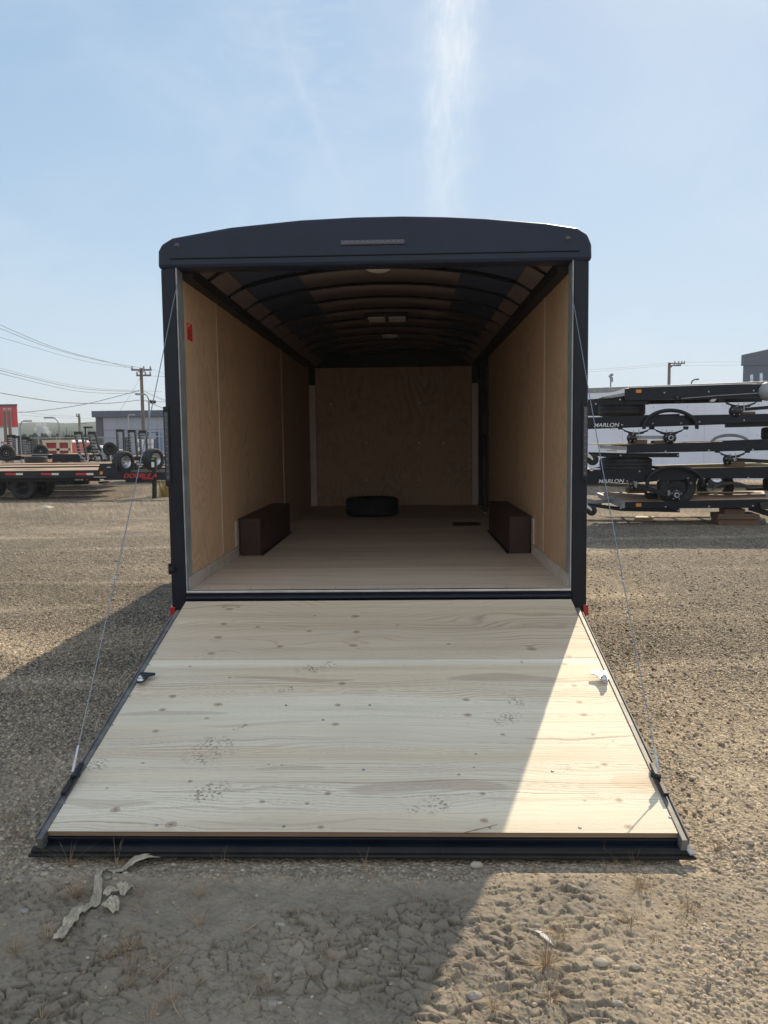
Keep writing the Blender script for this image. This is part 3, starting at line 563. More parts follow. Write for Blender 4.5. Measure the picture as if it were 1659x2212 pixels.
# boot prints
prints = [(rl(1320, 320), .075, .055), (rl(1410, 297), .05, .04), (rl(1230, 405), .06, .025), (rl(880, 680), .13, .10), (rl(875, 865), .085, .065), (rl(370, 745), .06, .05), (rl(1020, 575), .05, .02), (rr_(590, 460), .05, .06), (rr_(550, 540), .09, .05), (rr_(235, 920), .075, .06), (rr_(120, 950), .05, .03), (rr_(930, 860), .05, .05), (rr_(820, 765), .035, .03)]
th = -.5
for i, ((px, ps), a, b) in enumerate(prints):
    u_ = (X-px)*math.cos(th)+(S-ps)*math.sin(th); v_ = -(X-px)*math.sin(th)+(S-ps)*math.cos(th)
    env = np.clip(1.25-(u_/a)**2-(v_/b)**2, 0, 1)*np.clip(fbm(X*9, S*9, 3, 200+i)*3-.6, 0, 1)
    w1, w2, _a, _b, wr = worley(u_*62+3*i, v_*78, 300+i); st = np.clip((.40+.12*np.sin(u_*90)-w1)*9, 0, 1)*(wr > .33)*(.5+.5*wr); g = np.clip(env*st, 0, 1)[..., None]*(1.0 if i in (3, 4, 0) else .75); C = C*(1-g)+np.array([.13, .11, .09])*g
sm = np.clip(1-abs(S-seam)/.0035, 0, 1)[..., None]; C = C*(1-sm*.75)
dirt = np.clip(fbm(X*1.7+9, S*2.3, 5, 95, .6)*3-1.5, 0, 1)[..., None]*.13; C = C*(1-dirt)+np.array([.42, .38, .33])*dirt
edge = np.clip(fbm(X*30, S*30, 3, 91)*4-2.9, 0, 1)[..., None]*.10; C = C*(1-edge)
Pn = (-.0012*lines*lm-.004*np.clip(1-abs(S-seam)/.003, 0, 1))
WP = np.stack([X, RP0[1]+S*RS[1]+Pn*RN[1], RP0[2]+S*RS[2]+Pn*RN[2]], -1).reshape(-1, 3)
idx = np.arange(nx*ny).reshape(ny, nx); F = np.stack([idx[:-1, :-1], idx[1:, :-1], idx[1:, 1:], idx[:-1, 1:]], -1).reshape(-1, 4)
RAMP = MB()
RAMP.box(-1.224, 1.224, .16, 2.05, -.075, -.0225, RM); RAMP.box(-1.215, 1.215, .0, .16, -.055, -.0225, RM)
RAMPO = RAMP.build('ramp_door', BLACK, TR)
mply, *_ = attr_mat('ramp_plywood', 'wood', .62, (1.5, 45, 45), .10, .12, 120)
po = np_mesh('ramp_plywood', WP, F, mply, RAMPO); set_col(po, 'wood', C.reshape(-1, 3)); po['label'] = 'pale pine plywood face of the ramp with knots and boot prints'
PEDGE = pbr('ply_edge', (.30, .20, .12), .8, var=.4, vscale=3, stretch=(1, 30, 90))
mb = MB(); mb.box(-HWD, HWD, .001, RL-.001, -.022, -.0045, RM); mb.build('plywood_edge', PEDGE, po)
for s in (-1, 1):
    mb = MB(); a, b = sorted((s*1.2105, s*1.234)); mb.prism([tuple(RM @ Vector(q)) for q in ((a, .13, .006), (b, .13, .006), (b, 2.095, .004), (a, 2.095, .004))], tuple(RM.to_3x3() @ Vector((0, 0, -.05))))
    a, b = sorted((s*1.234, s*1.241)); mb.box(a, b, .2, 2.09, -.02, .012, RM); mb.build('side_channel', FRAMESIDE, RAMPO, .003)
mb = MB(); mb.box(-1.21, 1.21, 2.0515, 2.060, -.045, -.024, RM); mb.box(-1.21, 1.21, 2.0505, 2.080, -.066, -.046, RM); mb.build('end_channel', BLACK, RAMPO, .003)
mb = MB(); mb.box(-1.258, 1.258, 2.0805, 2.108, -.0625, -.042, RM); mb.box(-1.263, 1.263, 2.1085, 2.122, -.063, -.052, RM)
mb.build('end_lip', DUSTY, RAMPO, .004)
for x in (-.95, -.28, .32, .93): mb = MB(); mb.lathe([(.0005, .004), (.008, .003), (.010, 0)], RM @ Matrix.Translation((x, 2.094, -.0418)), 12); mb.build('lip_rivet', DUSTY, RAMPO)
mb = MB(); mb.prism([tuple(RM @ Vector(q)) for q in ((1.212, 2.05, -.03), (1.238, 2.05, -.03), (1.262, 2.118, -.045), (1.236, 2.118, -.045))], (0, 0, .006)); mb.build('corner_plate', GREYM, RAMPO, .002)
# hinge bar
mb = MB(); mb.tube([tuple(RM @ Vector((-1.21, -.012, -.02))), tuple(RM @ Vector((1.21, -.012, -.02)))], .013, 10)
for k in range(9): x = -1.1+k*.275; mb.tube([tuple(RM @ Vector((x-.06, -.012, -.02))), tuple(RM @ Vector((x+.06, -.012, -.02)))], .0155, 10)
mb.build('hinge', SATIN, RAMPO)
# screws in the plywood
for x, s in [(*rl(220, 920),), (*rl(635, 1018),), (*rl(515, 437),), (*rl(630, 247),), (*rl(600, 297),), (*rl(435, 568),), (*rl(1208, 1024),), (*rr_(758, 775),), (*rr_(882, 1029),), (*rr_(476, 1029),), (*rr_(1288, 983),), (*rl(1595, 478),), (*rl(1385, 545),), (*rl(1218, 479),), (*rl(1567, 769),)]:
    mb = MB(); mb.lathe([(.0005, .0015), (.006, .0013), (.0075, -.001)], RM @ Matrix.Translation((x, s, 0.0005)), 12); mb.build('screw', GREYM, po)
# latch brackets
for s, m in ((-1, SATIN), (1, GALV)):
    mb = MB(); x = s*1.175; q = [(s*1.208, .905), (s*1.125, .915), (s*1.122, .935), (s*1.150, .945), (s*1.160, .99), (s*1.172, 1.010), (s*1.192, 1.010), (s*1.202, .985), (s*1.208, .95)]
    mb.prism([tuple(RM @ Vector((a, b, .022))) for a, b in q], tuple(RM.to_3x3() @ Vector((0, 0, .007)))); mb.box(*sorted((s*1.19, s*1.209)), .90, .96, .001, .0215, RM)
    br = mb.build('latch_bracket', m, RAMPO, .002)
    mb = MB(); mb.lathe([(.0005, .022), (.009, .021), (.011, .014), (.011, .006), (.018, .005), (.018, 0)], RM @ Matrix.Translation((s*1.180, .985, .0292)), 16); mb.build('bolt', ALU, br)
    mb = MB(); mb.box(*sorted((s*1.212, s*1.234)), 1.66, 1.86, .0125, .028, RM); mb.tube([tuple(RM @ Vector((s*1.223, 1.76, .03))), tuple(RM @ Vector((s*1.19, 1.775, .05)))], .011, 10); cb = mb.build('cable_bracket', SATIN, RAMPO, .003)
# lift cables with swages
for s, px, py in ((-1, 395, 590), (1, 1229, 615)):
    t_ = aty(px, py, .02); t_ = np.array([s*1.207, .02, t_[2]]); b_ = np.array(RM @ Vector((s*1.221, 1.757, .05)))
    pts = [t_*(1-k/16)+b_*(k/16)+np.array([0, 0, -.03*math.sin(math.pi*k/16)]) for k in range(17)]
    mb = MB(); mb.tube(pts, .0025, 6); ca = mb.build('lift_cable', CABLE, TR)
    mb = MB(); mb.tube([pts[-1]*.4+pts[-2]*.6, pts[-1]], .0055, 8); q = pts[11]; mb.tube([q, q*.93+pts[12]*.07], .006, 8); mb.build('swage', GALV, ca)

# things inside
g_ = atg(801, 1118, FZ)
sw = empty('loose_tyre', (-.26, 5.05, FZ), 'black tyre lying flat on the plywood floor deep inside the trailer', 'tyre')
wheel_parts((-.26, 5.05, FZ+.118), (0, 0, 1), .335, .225, sw, nuts=True)
mb = MB(); mb.box(.70, 1.0, 3.72, 4.02, FZ+.001, FZ+.010, None); fm = mb.build('floor_mat', SATIN, None, at=(0, 0, 0)); tag(fm, 'small dark square mat on the floor beside the right wheel box', 'mat')

# ------------------------------------------------------------------ left: flatbed trailers beyond
def A2(x, y, Y): return Vector(A(x, y, Y))
def bar(mb, x0, y0, x1, y1, Y, d=.06):       # rectangle of the enlargement, extruded away from the viewer by d metres
    q = [A(x0, y0, Y), A(x1, y0, Y), A(x1, y1, Y), A(x0, y1, Y)]; return mb.prism(q, (0, d, 0))
def poly(mb, pts, Y, d=.06): return mb.prism([A(x, y, Y) for x, y in pts], (0, d, 0))
YF = 17.4
T1 = empty('flatbed_trailer', A(600, 1690, YF), 'long black flatbed trailer with wooden deck, red and white tape and red lettering', 'trailer', 'black equipment trailers parked in the yard')
mb = MB(); zt = A(500, 1426, YF)[2]; xl = A(-560, 1430, YF)[0]; xr = A(948, 1430, YF)[0]
for k in range(14): mb.box(xl, xr, YF+.03+k*.18, YF+.03+k*.18+.168, zt-.04, zt+(.0 if k % 3 else .004))
mb.build('deck', DECK, T1)
mb = MB(); mb.box(xl, xr+.02, YF-.02, YF+.028, zt-.22, zt-.012); mb.build('side_rail', SATIN, T1, .006)
mb = MB(); mb.box(xl, A(905, 1120, YF)[0], YF+.25, YF+.33, zt-.33, zt-.222); mb.box(xl, xr, YF+2.2, YF+2.28, zt-.36, zt-.05)
mb.build('main_beam', SATIN, T1)
for k in range(9):
    mb = MB(); x = xl+.4+k*.7; mb.box(x, x+.06, YF+.331, YF+2.19, zt-.15, zt-.045); mb.build('cross_member', SATIN, T1)
for x in (-280, 50, 395, 730):
    mb = MB(); bar(mb, x, 1452, x+104, 1471, YF-.026, .005); mb.build('red_tape', REDP, T1)
    mb = MB(); bar(mb, x+105, 1452, x+170, 1471, YF-.026, .005); mb.build('white_tape', PLASTICW, T1)
mb = MB(); bar(mb, 1000, 1442, 1760, 1519, YF-.02, .10); mb.build('drawbar', BLACK, T1, .006)
mb = MB(); poly(mb, [(962, 1366), (1120, 1352), (1115, 1440), (1000, 1490), (940, 1490), (945, 1420)], YF-.021, .08); mb.build('gusset_plate', SATIN, T1, .004)
mb = MB(); bar(mb, 1030, 1392, 1065, 1399, YF-.028, .006); mb.build('gusset_slot', ALU, T1)
mb = MB(); bar(mb, 905, 1487, 1016, 1496, YF-.12, .10); mb.build('step', GREYM, T1)
mb = MB(); bar(mb, 963, 1436, 990, 1465, YF-.035, .013); mb.build('side_marker', AMBER, T1)
mb = MB(); poly(mb, [(940, 1536), (1012, 1536), (1000, 1550), (975, 1556), (950, 1550)], YF+.3, .4); mb.build('axle_end', SATIN, T1)
jk = MB(); bar(jk, 1466, 1330, 1502, 1703, YF+.085, .11); jk = jk.build('jack_leg', DUSTY, T1, .006)
mb = MB(); bar(mb, 1456, 1300, 1500, 1338, YF+.08, .12); mb.build('jack_head', SATIN, jk)
mb = MB(); bar(mb, 1459, 1308, 1490, 1322, YF+.073, .006); mb.build('green_label', GREENT, jk)
mb = MB(); bar(mb, 1460, 1345, 1487, 1395, YF+.075, .008); mb.build('paper_label', PLASTICW, jk)
mb = MB(); bar(mb, 1462, 1704, 1508, 1710, YF+.04, .2); mb.build('foot_plate', DUSTY, jk)
# lettering
def letter(s_, x, y, size_px, Y, m, parent, shear=.25, bold=.0, stretch=1.0, name='lettering', th=0.0, space=1.0):
    p = A2(x, y, Y); sz = (A2(x, y-size_px, Y)-p).length
    M = Matrix.Translation(p) @ Matrix.Rotation(th, 4, 'Z') @ Matrix.Rotation(R(90), 4, 'X') @ Matrix.Diagonal((stretch, 1, 1, 1))
    return text(s_, sz*1.37, m, M, name, parent, .003, shear, bold, space)
letter('DOUBLE A', 1188, 1497, 41, YF-.026, REDP, T1, .3, .002, 1.22)
letter('TRAILERS', 1370, 1512, 12, YF-.026, REDP, T1, .3, .002, 1.55)
letter('H8148', 717, 1523, 17, YF+.245, WHITEP, T1, .3, .001, 1.35)
mb = MB(); poly(mb, [(825, 1522), (832, 1512), (826, 1512), (839, 1503), (852, 1512), (846, 1512), (853, 1522)], YF+.243, .004); mb.build('leaf_emblem', REDP, T1)
def sidewheel(x, y, Y, r, parent, wd=.24, mat=SATIN, axis=(0, -1, 0), name='wheel', nuts=True):
    c = A(x, y, Y); m = mat4(c, axis); rim = r*.56
    mb = MB(); mb.lathe(tyre_prof(r, wd, rim), m, 36); w_ = mb.build(name, TYRE, parent)
    mb = MB(); h = wd/2; mb.lathe([(rim, -h*.8), (rim, h*.8), (rim-.012, h*.8), (rim-.02, h*.25), (rim*.78, h*.12), (rim*.72, h*.30), (rim*.45, h*.34), (rim*.42, h*.5), (.0005, h*.5)], m, 36)
    if nuts:
        for j in range(8): an = 6.283*j/8; mb.lathe([(.0005, .014), (.016, .012), (.02, 0)], m @ Matrix.Translation((rim*.58*math.cos(an), rim*.58*math.sin(an), h*.33)), 6)
    mb.build('rim', mat, w_); return w_
for x, y in ((-120, 1590), (230, 1590)): sidewheel(x, y, YF+.42, .36, T1)
for x, y in ((-60, 1580), (410, 1575)): sidewheel(x, y, YF+1.9, .36, T1)

def spare(x, y, Y, r, axis, label, wd=.24, rim=SATIN, nuts=True):
    c = A(x, y, Y); e = empty('loose_tyre', c, label, 'tyre', 'loose tyres in the yard'); wheel_parts(c, axis, r, wd, e, rim, nuts=nuts); return e
spare(1190, 1345, YF+.55, .325, (.90, -.44, .0), 'black wheel standing upright on the drawbar in front of the red lettering', .30, ALU)
spare(1478, 1320, YF+.8, .325, (.90, -.44, .0), 'black wheel with bright rim standing behind the jack post', .30, ALU)
spare(348, 1320, YF+1.5, .33, (0, 0, 1), 'black tyre lying flat on the wooden flatbed deck', .19)
# second row: equipment trailers with upright ladder ramps
def ladder(xb, yb, xt, yt, wpx, Y, parent, n=9, side='L', plate=True):
    rp = MB(); T = .16
    b0, b1, t0, t1 = (xb, yb), (xb+wpx, yb), (xt, yt), (xt+wpx, yt); q = 9
    rp2 = []
    for (bx, by), (tx, ty) in ((b0, t0), (b1, t1)):
        a, b = A2(bx, by, Y), A2(tx, ty, Y); rp.beam(a, b, .045, T, (0, 1, 0))
    par = rp.build('loading_ramp', SATIN, parent)
    for k in range(n):
        f = (k+.5)/n; x = xb+(xt-xb)*f; y = yb+(yt+26-yb)*f
        mb = MB(); a, b = A2(x+2, y, Y-.02), A2(x+wpx-2, y, Y-.02); mb.beam(a, b, .17, .03, (0, 0, 1)); mb.build('rung', GREYM, par)
    if plate:
        mb = MB(); poly(mb, [(xt+1, yt), (xt+wpx, yt), (xt+wpx+1, yt+24), (xt+2, yt+24)], Y-.09, .03); mb.build('top_plate', DUSTY, par)
    return par
def flatbed(Y, x0, x1, yedge, label):
    p = A(600, 1600, Y); p[2] = 0; t = empty('flatbed_trailer', p, label, 'trailer', 'black equipment trailers parked in the yard')
    z = A(500, yedge, Y)[2]; a, b = A(x0, yedge, Y)[0], A(x1, yedge, Y)[0]
    mb = MB()
    for k in range(12): mb.box(a, b, Y+.06+k*.18, Y+.06+k*.18+.17, z-.04, z+(.0 if k % 3 else .004))
    mb.build('deck', DECK, t)
    for yy in (Y, Y+2.22): mb = MB(); mb.box(a, b, yy, yy+.055, z-.2, z+.012); mb.build('side_rail', SATIN, t)
    for k in range(2): mb = MB(); mb.box(a, b, Y+.5+k*1.1, Y+.6+k*1.1, z-.36, z-.045); mb.build('main_beam', SATIN, t)
    for f in (.42, .55): sidewheel(x0+(x1-x0)*f, 1530, Y+.3, .36, t)
    return t
flatbed(20.3, -500, 1060, 1391, 'second black flatbed trailer, right behind the one with red and white tape')
flatbed(23.1, -500, 1110, 1368, 'third black flatbed trailer, farthest of the row of wooden decks')
Y2 = 26.2
def trailer2(x0, x1, Y, label, wheels, ramps, ybed=1290, yb2=1350, beamcol=BLACK):
    p = A(x0, 1600, Y); p[2] = 0; t = empty('equipment_trailer', p, label, 'trailer', 'black equipment trailers parked in the yard')
    mb = MB(); bar(mb, x0, ybed, x1, yb2, Y, .1); mb.build('side_rail', BLACK, t, .006)
    z = A(x0, ybed, Y)[2]; a = A(x0, 1120, Y)[0]; b = A(x1, 1120, Y)[0]
    mb = MB(); mb.box(a, b, Y+2.1, Y+2.2, z-.15, z); mb.build('side_rail', BLACK, t)
    mb = MB()
    for k in range(11): mb.box(a, b, Y+.105+k*.18, Y+.105+k*.18+.17, z-.05, z-.008)
    mb.build('deck', DECK, t)
    for k in range(4): x = a+(b-a)*(k+.5)/4; mb = MB(); mb.box(x-.04, x+.04, Y+.11, Y+2.09, z-.16, z-.06); mb.build('cross_member', SATIN, t)
    for x, y in wheels: sidewheel(x, y, Y-.15, .40, t)
    for r in ramps: ladder(*r, Y+.1, t)
    return t
Ta = trailer2(505, 770, Y2, 'black trailer with two tall ladder ramps leaning left, behind the flatbed', [(600, 1500), (765, 1520)], [(785, 1350, 722, 1052, 62), (925, 1340, 856, 1052, 62)], 1268, 1345)
mb = MB(); mb.beam(A(850, 1355, Y2), A(748, 1255, Y2), .04, .05); mb.build('ramp_stay', GREYM, Ta); mb = MB(); mb.beam(A(1030, 1320, Y2), A(948, 1235, Y2), .04, .05); mb.build('ramp_stay', GREYM, Ta)
for x in (850, 1068): mb = MB(); mb.tube([A(x, 1355, Y2-.3), A(x, 1280, Y2-.3)], .03, 10); mb.build('jack_post', GALV, Ta)
mb = MB(); bar(mb, 790, 1318, 1260, 1338, Y2+.25, .1); mb.build('rear_beam', DUSTY, Ta)
Tb = trailer2(-120, 190, 27.4, 'black trailer whose ladder ramps stand before the red and white building', [(110, 1480), (300, 1480)], [(85, 1285, 80, 1082, 58), (140, 1280, 130, 1092, 50)], 1285, 1330)
mb = MB(); bar(mb, 130, 1268, 465, 1276, 27.1, .06); mb.build('pole_arm', GREYM, Tb)
Tc = trailer2(215, 500, 28.4, 'black trailer with two ladder ramps beside the red bins', [(380, 1450), (500, 1460)], [(230, 1275, 217, 1102, 58), (268, 1275, 262, 1118, 42)], 1275, 1320)
Td = trailer2(1150, 1800, 27.2, 'black trailer with three upright ladder ramps in front of the grey panelled building', [(1290, 1470), (1420, 1470)], [(1140, 1245, 1128, 1030, 60), (1262, 1290, 1240, 1035, 62), (1362, 1285, 1347, 1040, 60)], 1290, 1330)
for y0, y1 in ((1345, 1352), (1375, 1384), (1400, 1440)): mb = MB(); bar(mb, 1290, y0, 1700, y1, 26.4, .08); mb.build('frame_tube', SATIN if y0 > 1390 else DUSTY, Td)
spare(62, 1260, 26.7, .33, (.3, -.9, .05), 'black wheel with bright studs standing before the left ladder ramps', .26, SATIN)
spare(395, 1245, 27.6, .30, (.25, -.9, .05), 'black wheel standing just right of the middle pair of ladder ramps', .26, SATIN)
spare(1062, 1220, 26.6, .28, (.15, -1, 0), 'dark disc wheel standing upright in front of the grey panelled building', .2, SATIN, nuts=False)
spare(885, 1240, 28.6, .27, (.2, -1, 0), 'dark wheel half hidden behind the leaning ladder ramps', .22, SATIN)

# small white tub on the deck and pale scrap on the ground
mb = MB(); c = A(482, 1345, YF+1.2); mb.lathe([(.0005, 0), (.055, 0), (.065, .075), (.07, .075), (.07, .085), (.0005, .085)], mat4(c), 20); tag(mb.build('plastic_tub', CREAM, None, at=c), 'small cream tub on the deck beside the flat tyre', 'tub')
p = atg(415/4.464, 696.7+1783/4.464, .01); mb = MB(); mb.add([(p[0]-.22, p[1]-.15, gh(p[0], p[1])), (p[0]+.2, p[1]-.12, .0), (p[0]+.24, p[1]+.16, .0), (p[0]-.1, p[1]+.2, .0), (p[0], p[1], .07), (p[0]+.12, p[1]+.05, .05)], [(0, 1, 4), (1, 5, 4), (1, 2, 5), (2, 3, 4, 5), (3, 0, 4)]); tag(mb.build('pale_scrap', PALES, None, at=p), 'pale flat scrap lying on the gravel in front of the flatbed', 'scrap')
# yellow weed by the trailer
def blades(mb, c, n, h, spread, wd=.004, lean=.6, seed=0):
    r_ = random.Random(seed)
    for k in range(n):
        an = r_.uniform(0, 6.283); ln = h*r_.uniform(.4, 1.1); sp_ = r_.uniform(.1, 1)*lean; b = Vector(c)+Vector((math.cos(an), math.sin(an), 0))*r_.uniform(0, spread)
        d = Vector((math.cos(an), math.sin(an), 0)); sdv = Vector((-d.y, d.x, 0)); L = []
        for j in range(4):
            f = j/3; p = b+d*(ln*sp_*f**1.5)+Vector((0, 0, ln*(1-sp_*.55)*f-.006)); w_ = wd*(1-f*.85)/2; L += [p-sdv*w_, p+sdv*w_]
        mb.add(L, [(0, 1, 3, 2), (2, 3, 5, 4), (4, 5, 7, 6)], True)
p = atg(359, 1072); mb = MB(); blades(mb, (p[0], p[1], 0), 160, .75, .25, .02, .5, 3); tag(mb.build('yellow_weed', WEED, None, at=p), 'yellow dry weed beside the left rear post of the trailer', 'weed')

# ------------------------------------------------------------------ left: far buildings, bins, poles
def facade_box(name, pts, Y, depth, m, label, cat):      # pts: left,top,right,bottom in enlargement px
    pass
p = A(915, 1180, 110); B1 = empty('warehouse', (p[0]+20, 110, 0), 'grey panelled warehouse with navy fascia band behind the left trailers', 'building')
x0 = A(930, 1120, 110)[0]; x1 = A(1850, 1120, 110)[0]; zt = A(1300, 850, 110)[2]; zf = A(1300, 910, 110)[2]; xp = A(1010, 1120, 110)[0]
mb = MB(); mb.box(x0, x1, 110, 140, 0, zf); mb.build('wall', DARKWALL, B1)
mb = MB(); mb.box(A(914, 1120, 110)[0], x1, 109.2, 140.5, zf, zt); mb.build('fascia', NAVY, B1)
for k in range(12):
    a = xp+k*1.98;  mb = MB(); mb.box(a, a+1.95, 109.75, 109.99, 3.6, zf-.05); mb.build('wall_panel', PANELG, B1); mb = MB(); mb.box(a, a+1.95, 109.75, 109.99, .1, 3.55); mb.build('wall_panel', PANELG, B1)
p = A(90, 1180, 100); B2 = empty('metal_shed', (p[0], 100, 0), 'tall red and white corrugated metal building at the left edge', 'building')
x1 = A(180, 1120, 100)[0]; x0 = A(-900, 1120, 100)[0]; zt = A(100, 806, 100)[2]; zr = A(100, 1010, 100)[2]
fp = lambda z, e=0: [(x0, 100-e, z), (x1+e, 100-e, z), (x1-15+e, 124, z), (x0, 124, z)]
mb = MB(); mb.prism(fp(0), (0, 0, zr)); mb.build('white_wall', WHITEP, B2)
mb = MB(); mb.prism(fp(zr+.002), (0, 0, zt-zr-.002))
for k in range(90): mb.box(x1-.6*k-.14, x1-.6*k-.02, 99.93, 99.999, zr+.01, zt-.02)
mb.build('red_cladding', REDP, B2)
mb = MB(); mb.prism(fp(zt+.002, .1), (0, 0, .25)); mb.build('roof_trim', DARKWALL, B2)
mb = MB(); mb.box(x0, x1-1, 99.9, 99.99, 3.9, 4.1); mb.build('ledge', GREYM, B2)
# container and sign boards
CT = empty('shipping_container', A(1450, 1180, 58)*np.array([1, 1, 0]), 'dark blue shipping container behind the ladder ramps', 'container')
a, b, c = A(1330, 1120, 58)[0], A(1518, 1120, 58)[0], A(1760, 1120, 58)[0]; zt = A(1450, 1055, 58)[2]
mb = MB(); mb.box(a, b, 58, 64, 0, zt); mb.build('end_wall', BLUEC, CT)
mb = MB(); mb.box(b+.002, c, 58.1, 64, 0, zt)
for k in range(12): mb.box(b+.1+k*.33, b+.24+k*.33, 58.0, 58.099, .1, zt-.1)
mb.build('corrugated_side', BLUEL, CT)
SG = empty('sign_board', A(1390, 1240, 55)*np.array([1, 1, 0]), 'white board with a coloured mark and lettering ending in hange', 'sign')
mb = MB(); bar(mb, 1310, 1122, 1476, 1240, 55, .1); mb.build('board', WHITEP, SG)
for q, m in (([(1322, 1155), (1338, 1155), (1338, 1185), (1350, 1200), (1340, 1200), (1322, 1180)], BLUEL), ([(1340, 1160), (1352, 1156), (1352, 1190), (1340, 1190)], AMBER), ([(1325, 1188), (1345, 1204), (1325, 1204)], INK)):
    mb = MB(); poly(mb, q, 54.98, .015); mb.build('mark', m, SG)
letter('hange', 1406, 1182, 20, 54.96, INK, SG, 0, .01, 1.1)
for x in (1315, 1470): mb = MB(); q = A(x, 1240, 55); mb.box(q[0]-.08, q[0]+.08, 55.02, 55.18, 0, q[2]); mb.build('post', GREYM, SG)
S2 = empty('lot_sign', A(1440, 1200, 40)*np.array([1, 1, 0]), 'small grey square sign on a thin post left of the trailer', 'sign')
mb = MB(); bar(mb, 1437, 1066, 1494, 1120, 40, .04); mb.build('plate', PANELG, S2)
mb = MB(); bar(mb, 1435, 1062, 1496, 1066, 40, .05); bar(mb, 1435, 1120, 1496, 1124, 40, .05); bar(mb, 1433, 1062, 1437, 1124, 40, .05); bar(mb, 1494, 1062, 1498, 1124, 40, .05); mb.build('border', GREYM, S2)
q = A(1440, 1124, 40); mb = MB(); mb.tube([(q[0], 40.05, 0), (q[0], 40.05, q[2])], .05, 8); mb.build('post', GREYM, S2)
CS = empty('warning_sign', A(40, 1190, 45)*np.array([1, 1, 0]), 'dark red caution board standing low at the far left', 'sign')
mb = MB(); bar(mb, 8, 1148, 130, 1190, 45, .05); mb.build('board', REDD, CS)
letter('CAUTION', 26, 1172, 18, 44.97, WHITEP, CS, 0, .004, 1.1); mb = MB(); poly(mb, [(10, 1180), (20, 1160), (30, 1180)], 44.97, .02); mb.build('triangle', WHITEP, CS)
for k in range(6): mb = MB(); bar(mb, 12+k*18, 1183, 24+k*18, 1186, 44.97, .02); mb.build('stripe', WHITEP, CS)
for x in (20, 120): q = A(x, 1190, 45); mb = MB(); mb.box(q[0]-.04, q[0]+.04, 45.0, 45.08, 0, q[2]); mb.build('post', GREYM, CS)
# red bins with cream frames
RB = empty('red_bin', A(500, 1260, 36)*np.array([1, 1, 0]), 'red timber bin with cream framing behind the flat tyre', 'bin')
mb = MB(); q0 = A(305, 1120, 36)[0]; q1 = A(415, 1120, 36)[0]; q2 = A(680, 1120, 36)[0]; zt = A(0, 1165, 36)[2]
mb.box(q1, q2, 36, 38.4, 0, zt); mb.build('body', REDD, RB); mb = MB(); mb.box(q0, q1-.01, 37, 39, 0, zt); mb.build('body', REDD, RB)
for x in (418, 548, 662): a = A(x, 1120, 36)[0]; mb = MB(); mb.box(a, a+.16, 35.9, 35.99, 0, zt); mb.build('frame_post', CREAM, RB)
mb = MB(); mb.box(q1, q2+.1, 35.88, 35.995, zt+.002, zt+.14); mb.build('frame_rail', CREAM, RB)
mb = MB(); mb.box(q1, q2, 35.9, 35.99, zt-.42, zt-.30); mb.build('frame_rail', CREAM, RB)
# white camper and vans far off
CP = empty('camper', A(560, 1180, 62)*np.array([1, 1, 0]), 'white camper trailer parked beyond the red bin', 'camper')
mb = MB(); q = [A(x, y, 62) for x, y in ((482, 1165), (482, 1140), (500, 1131), (600, 1131), (630, 1140), (640, 1165))]; mb.prism(q, (0, 5, 0)); mb.build('body', WHITEP, CP)
for a, b in ((510, 535), (560, 590)): mb = MB(); bar(mb, a, 1140, b, 1150, 61.95, .04); mb.build('window', NAVY, CP)
for x in (520, 605): c = A(x, 1178, 62); mb = MB(); mb.lathe(tyre_prof(.4, .25, .2), mat4((c[0], 61.9, .4), (0, -1, 0)), 20); mb.build('wheel', TYRE, CP)
def car(Y, px, w_, label, col_, truck=False):
    q = A(px, 1200, Y); e = empty('pickup_truck' if truck else 'parked_car', (q[0], Y, 0), label, 'pickup' if truck else 'car', 'vehicles parked in the distance'); x, L = q[0], w_
    if truck: prof = [(0, .55), (0, 1.15), (2.1, 1.18), (2.3, 1.85), (3.6, 1.88), (4.1, 1.25), (5.4, 1.12), (5.5, .55)]
    else: prof = [(0, .4), (0.02, .95), (.5, 1.0), (1.0, 1.45), (2.6, 1.48), (3.3, 1.0), (4.3, .85), (4.4, .4)]
    k = L/(5.5 if truck else 4.4); mb = MB(); mb.prism([(x+a*k, Y, b*k) for a, b in prof], (0, 1.9*k, 0)); mb.build('body', col_, e, .05)
    mb = MB(); g = [(2.45, 1.3), (2.5, 1.75), (3.5, 1.78), (3.85, 1.3)] if truck else [(1.0, 1.02), (1.2, 1.38), (2.5, 1.4), (3.0, 1.02)]
    mb.prism([(x+a*k, Y-.015, b*k) for a, b in g], (0, .014, 0)); mb.build('window', DARKWALL, e)
    for a in (1.0, 4.3) if truck else (.85, 3.5): mb = MB(); mb.lathe(tyre_prof(.38*k, .25, .2*k), mat4((x+a*k, Y, .38*k), (0, -1, 0)), 24); mb.lathe([(.2*k, .05), (.1*k, .09), (.0005, .09)], mat4((x+a*k, Y, .38*k), (0, -1, 0)), 24); mb.build('wheel', TYRE, e)
    mb = MB(); mb.box(x-.02, x+.1, Y-.016, Y+.1, .85*k, 1.12*k); mb.build('tail_lamp', REDR, e)
    return e
car(36, 1552, 5.4, 'silver pickup with a red tail lamp, partly hidden by the left rear post', PANELG, True)
car(70, 685, 4.4, 'grey car parked behind the leaning ladder ramps', PANELG)
car(74, 780, 4.4, 'white car parked near the far trees', WHITEP)
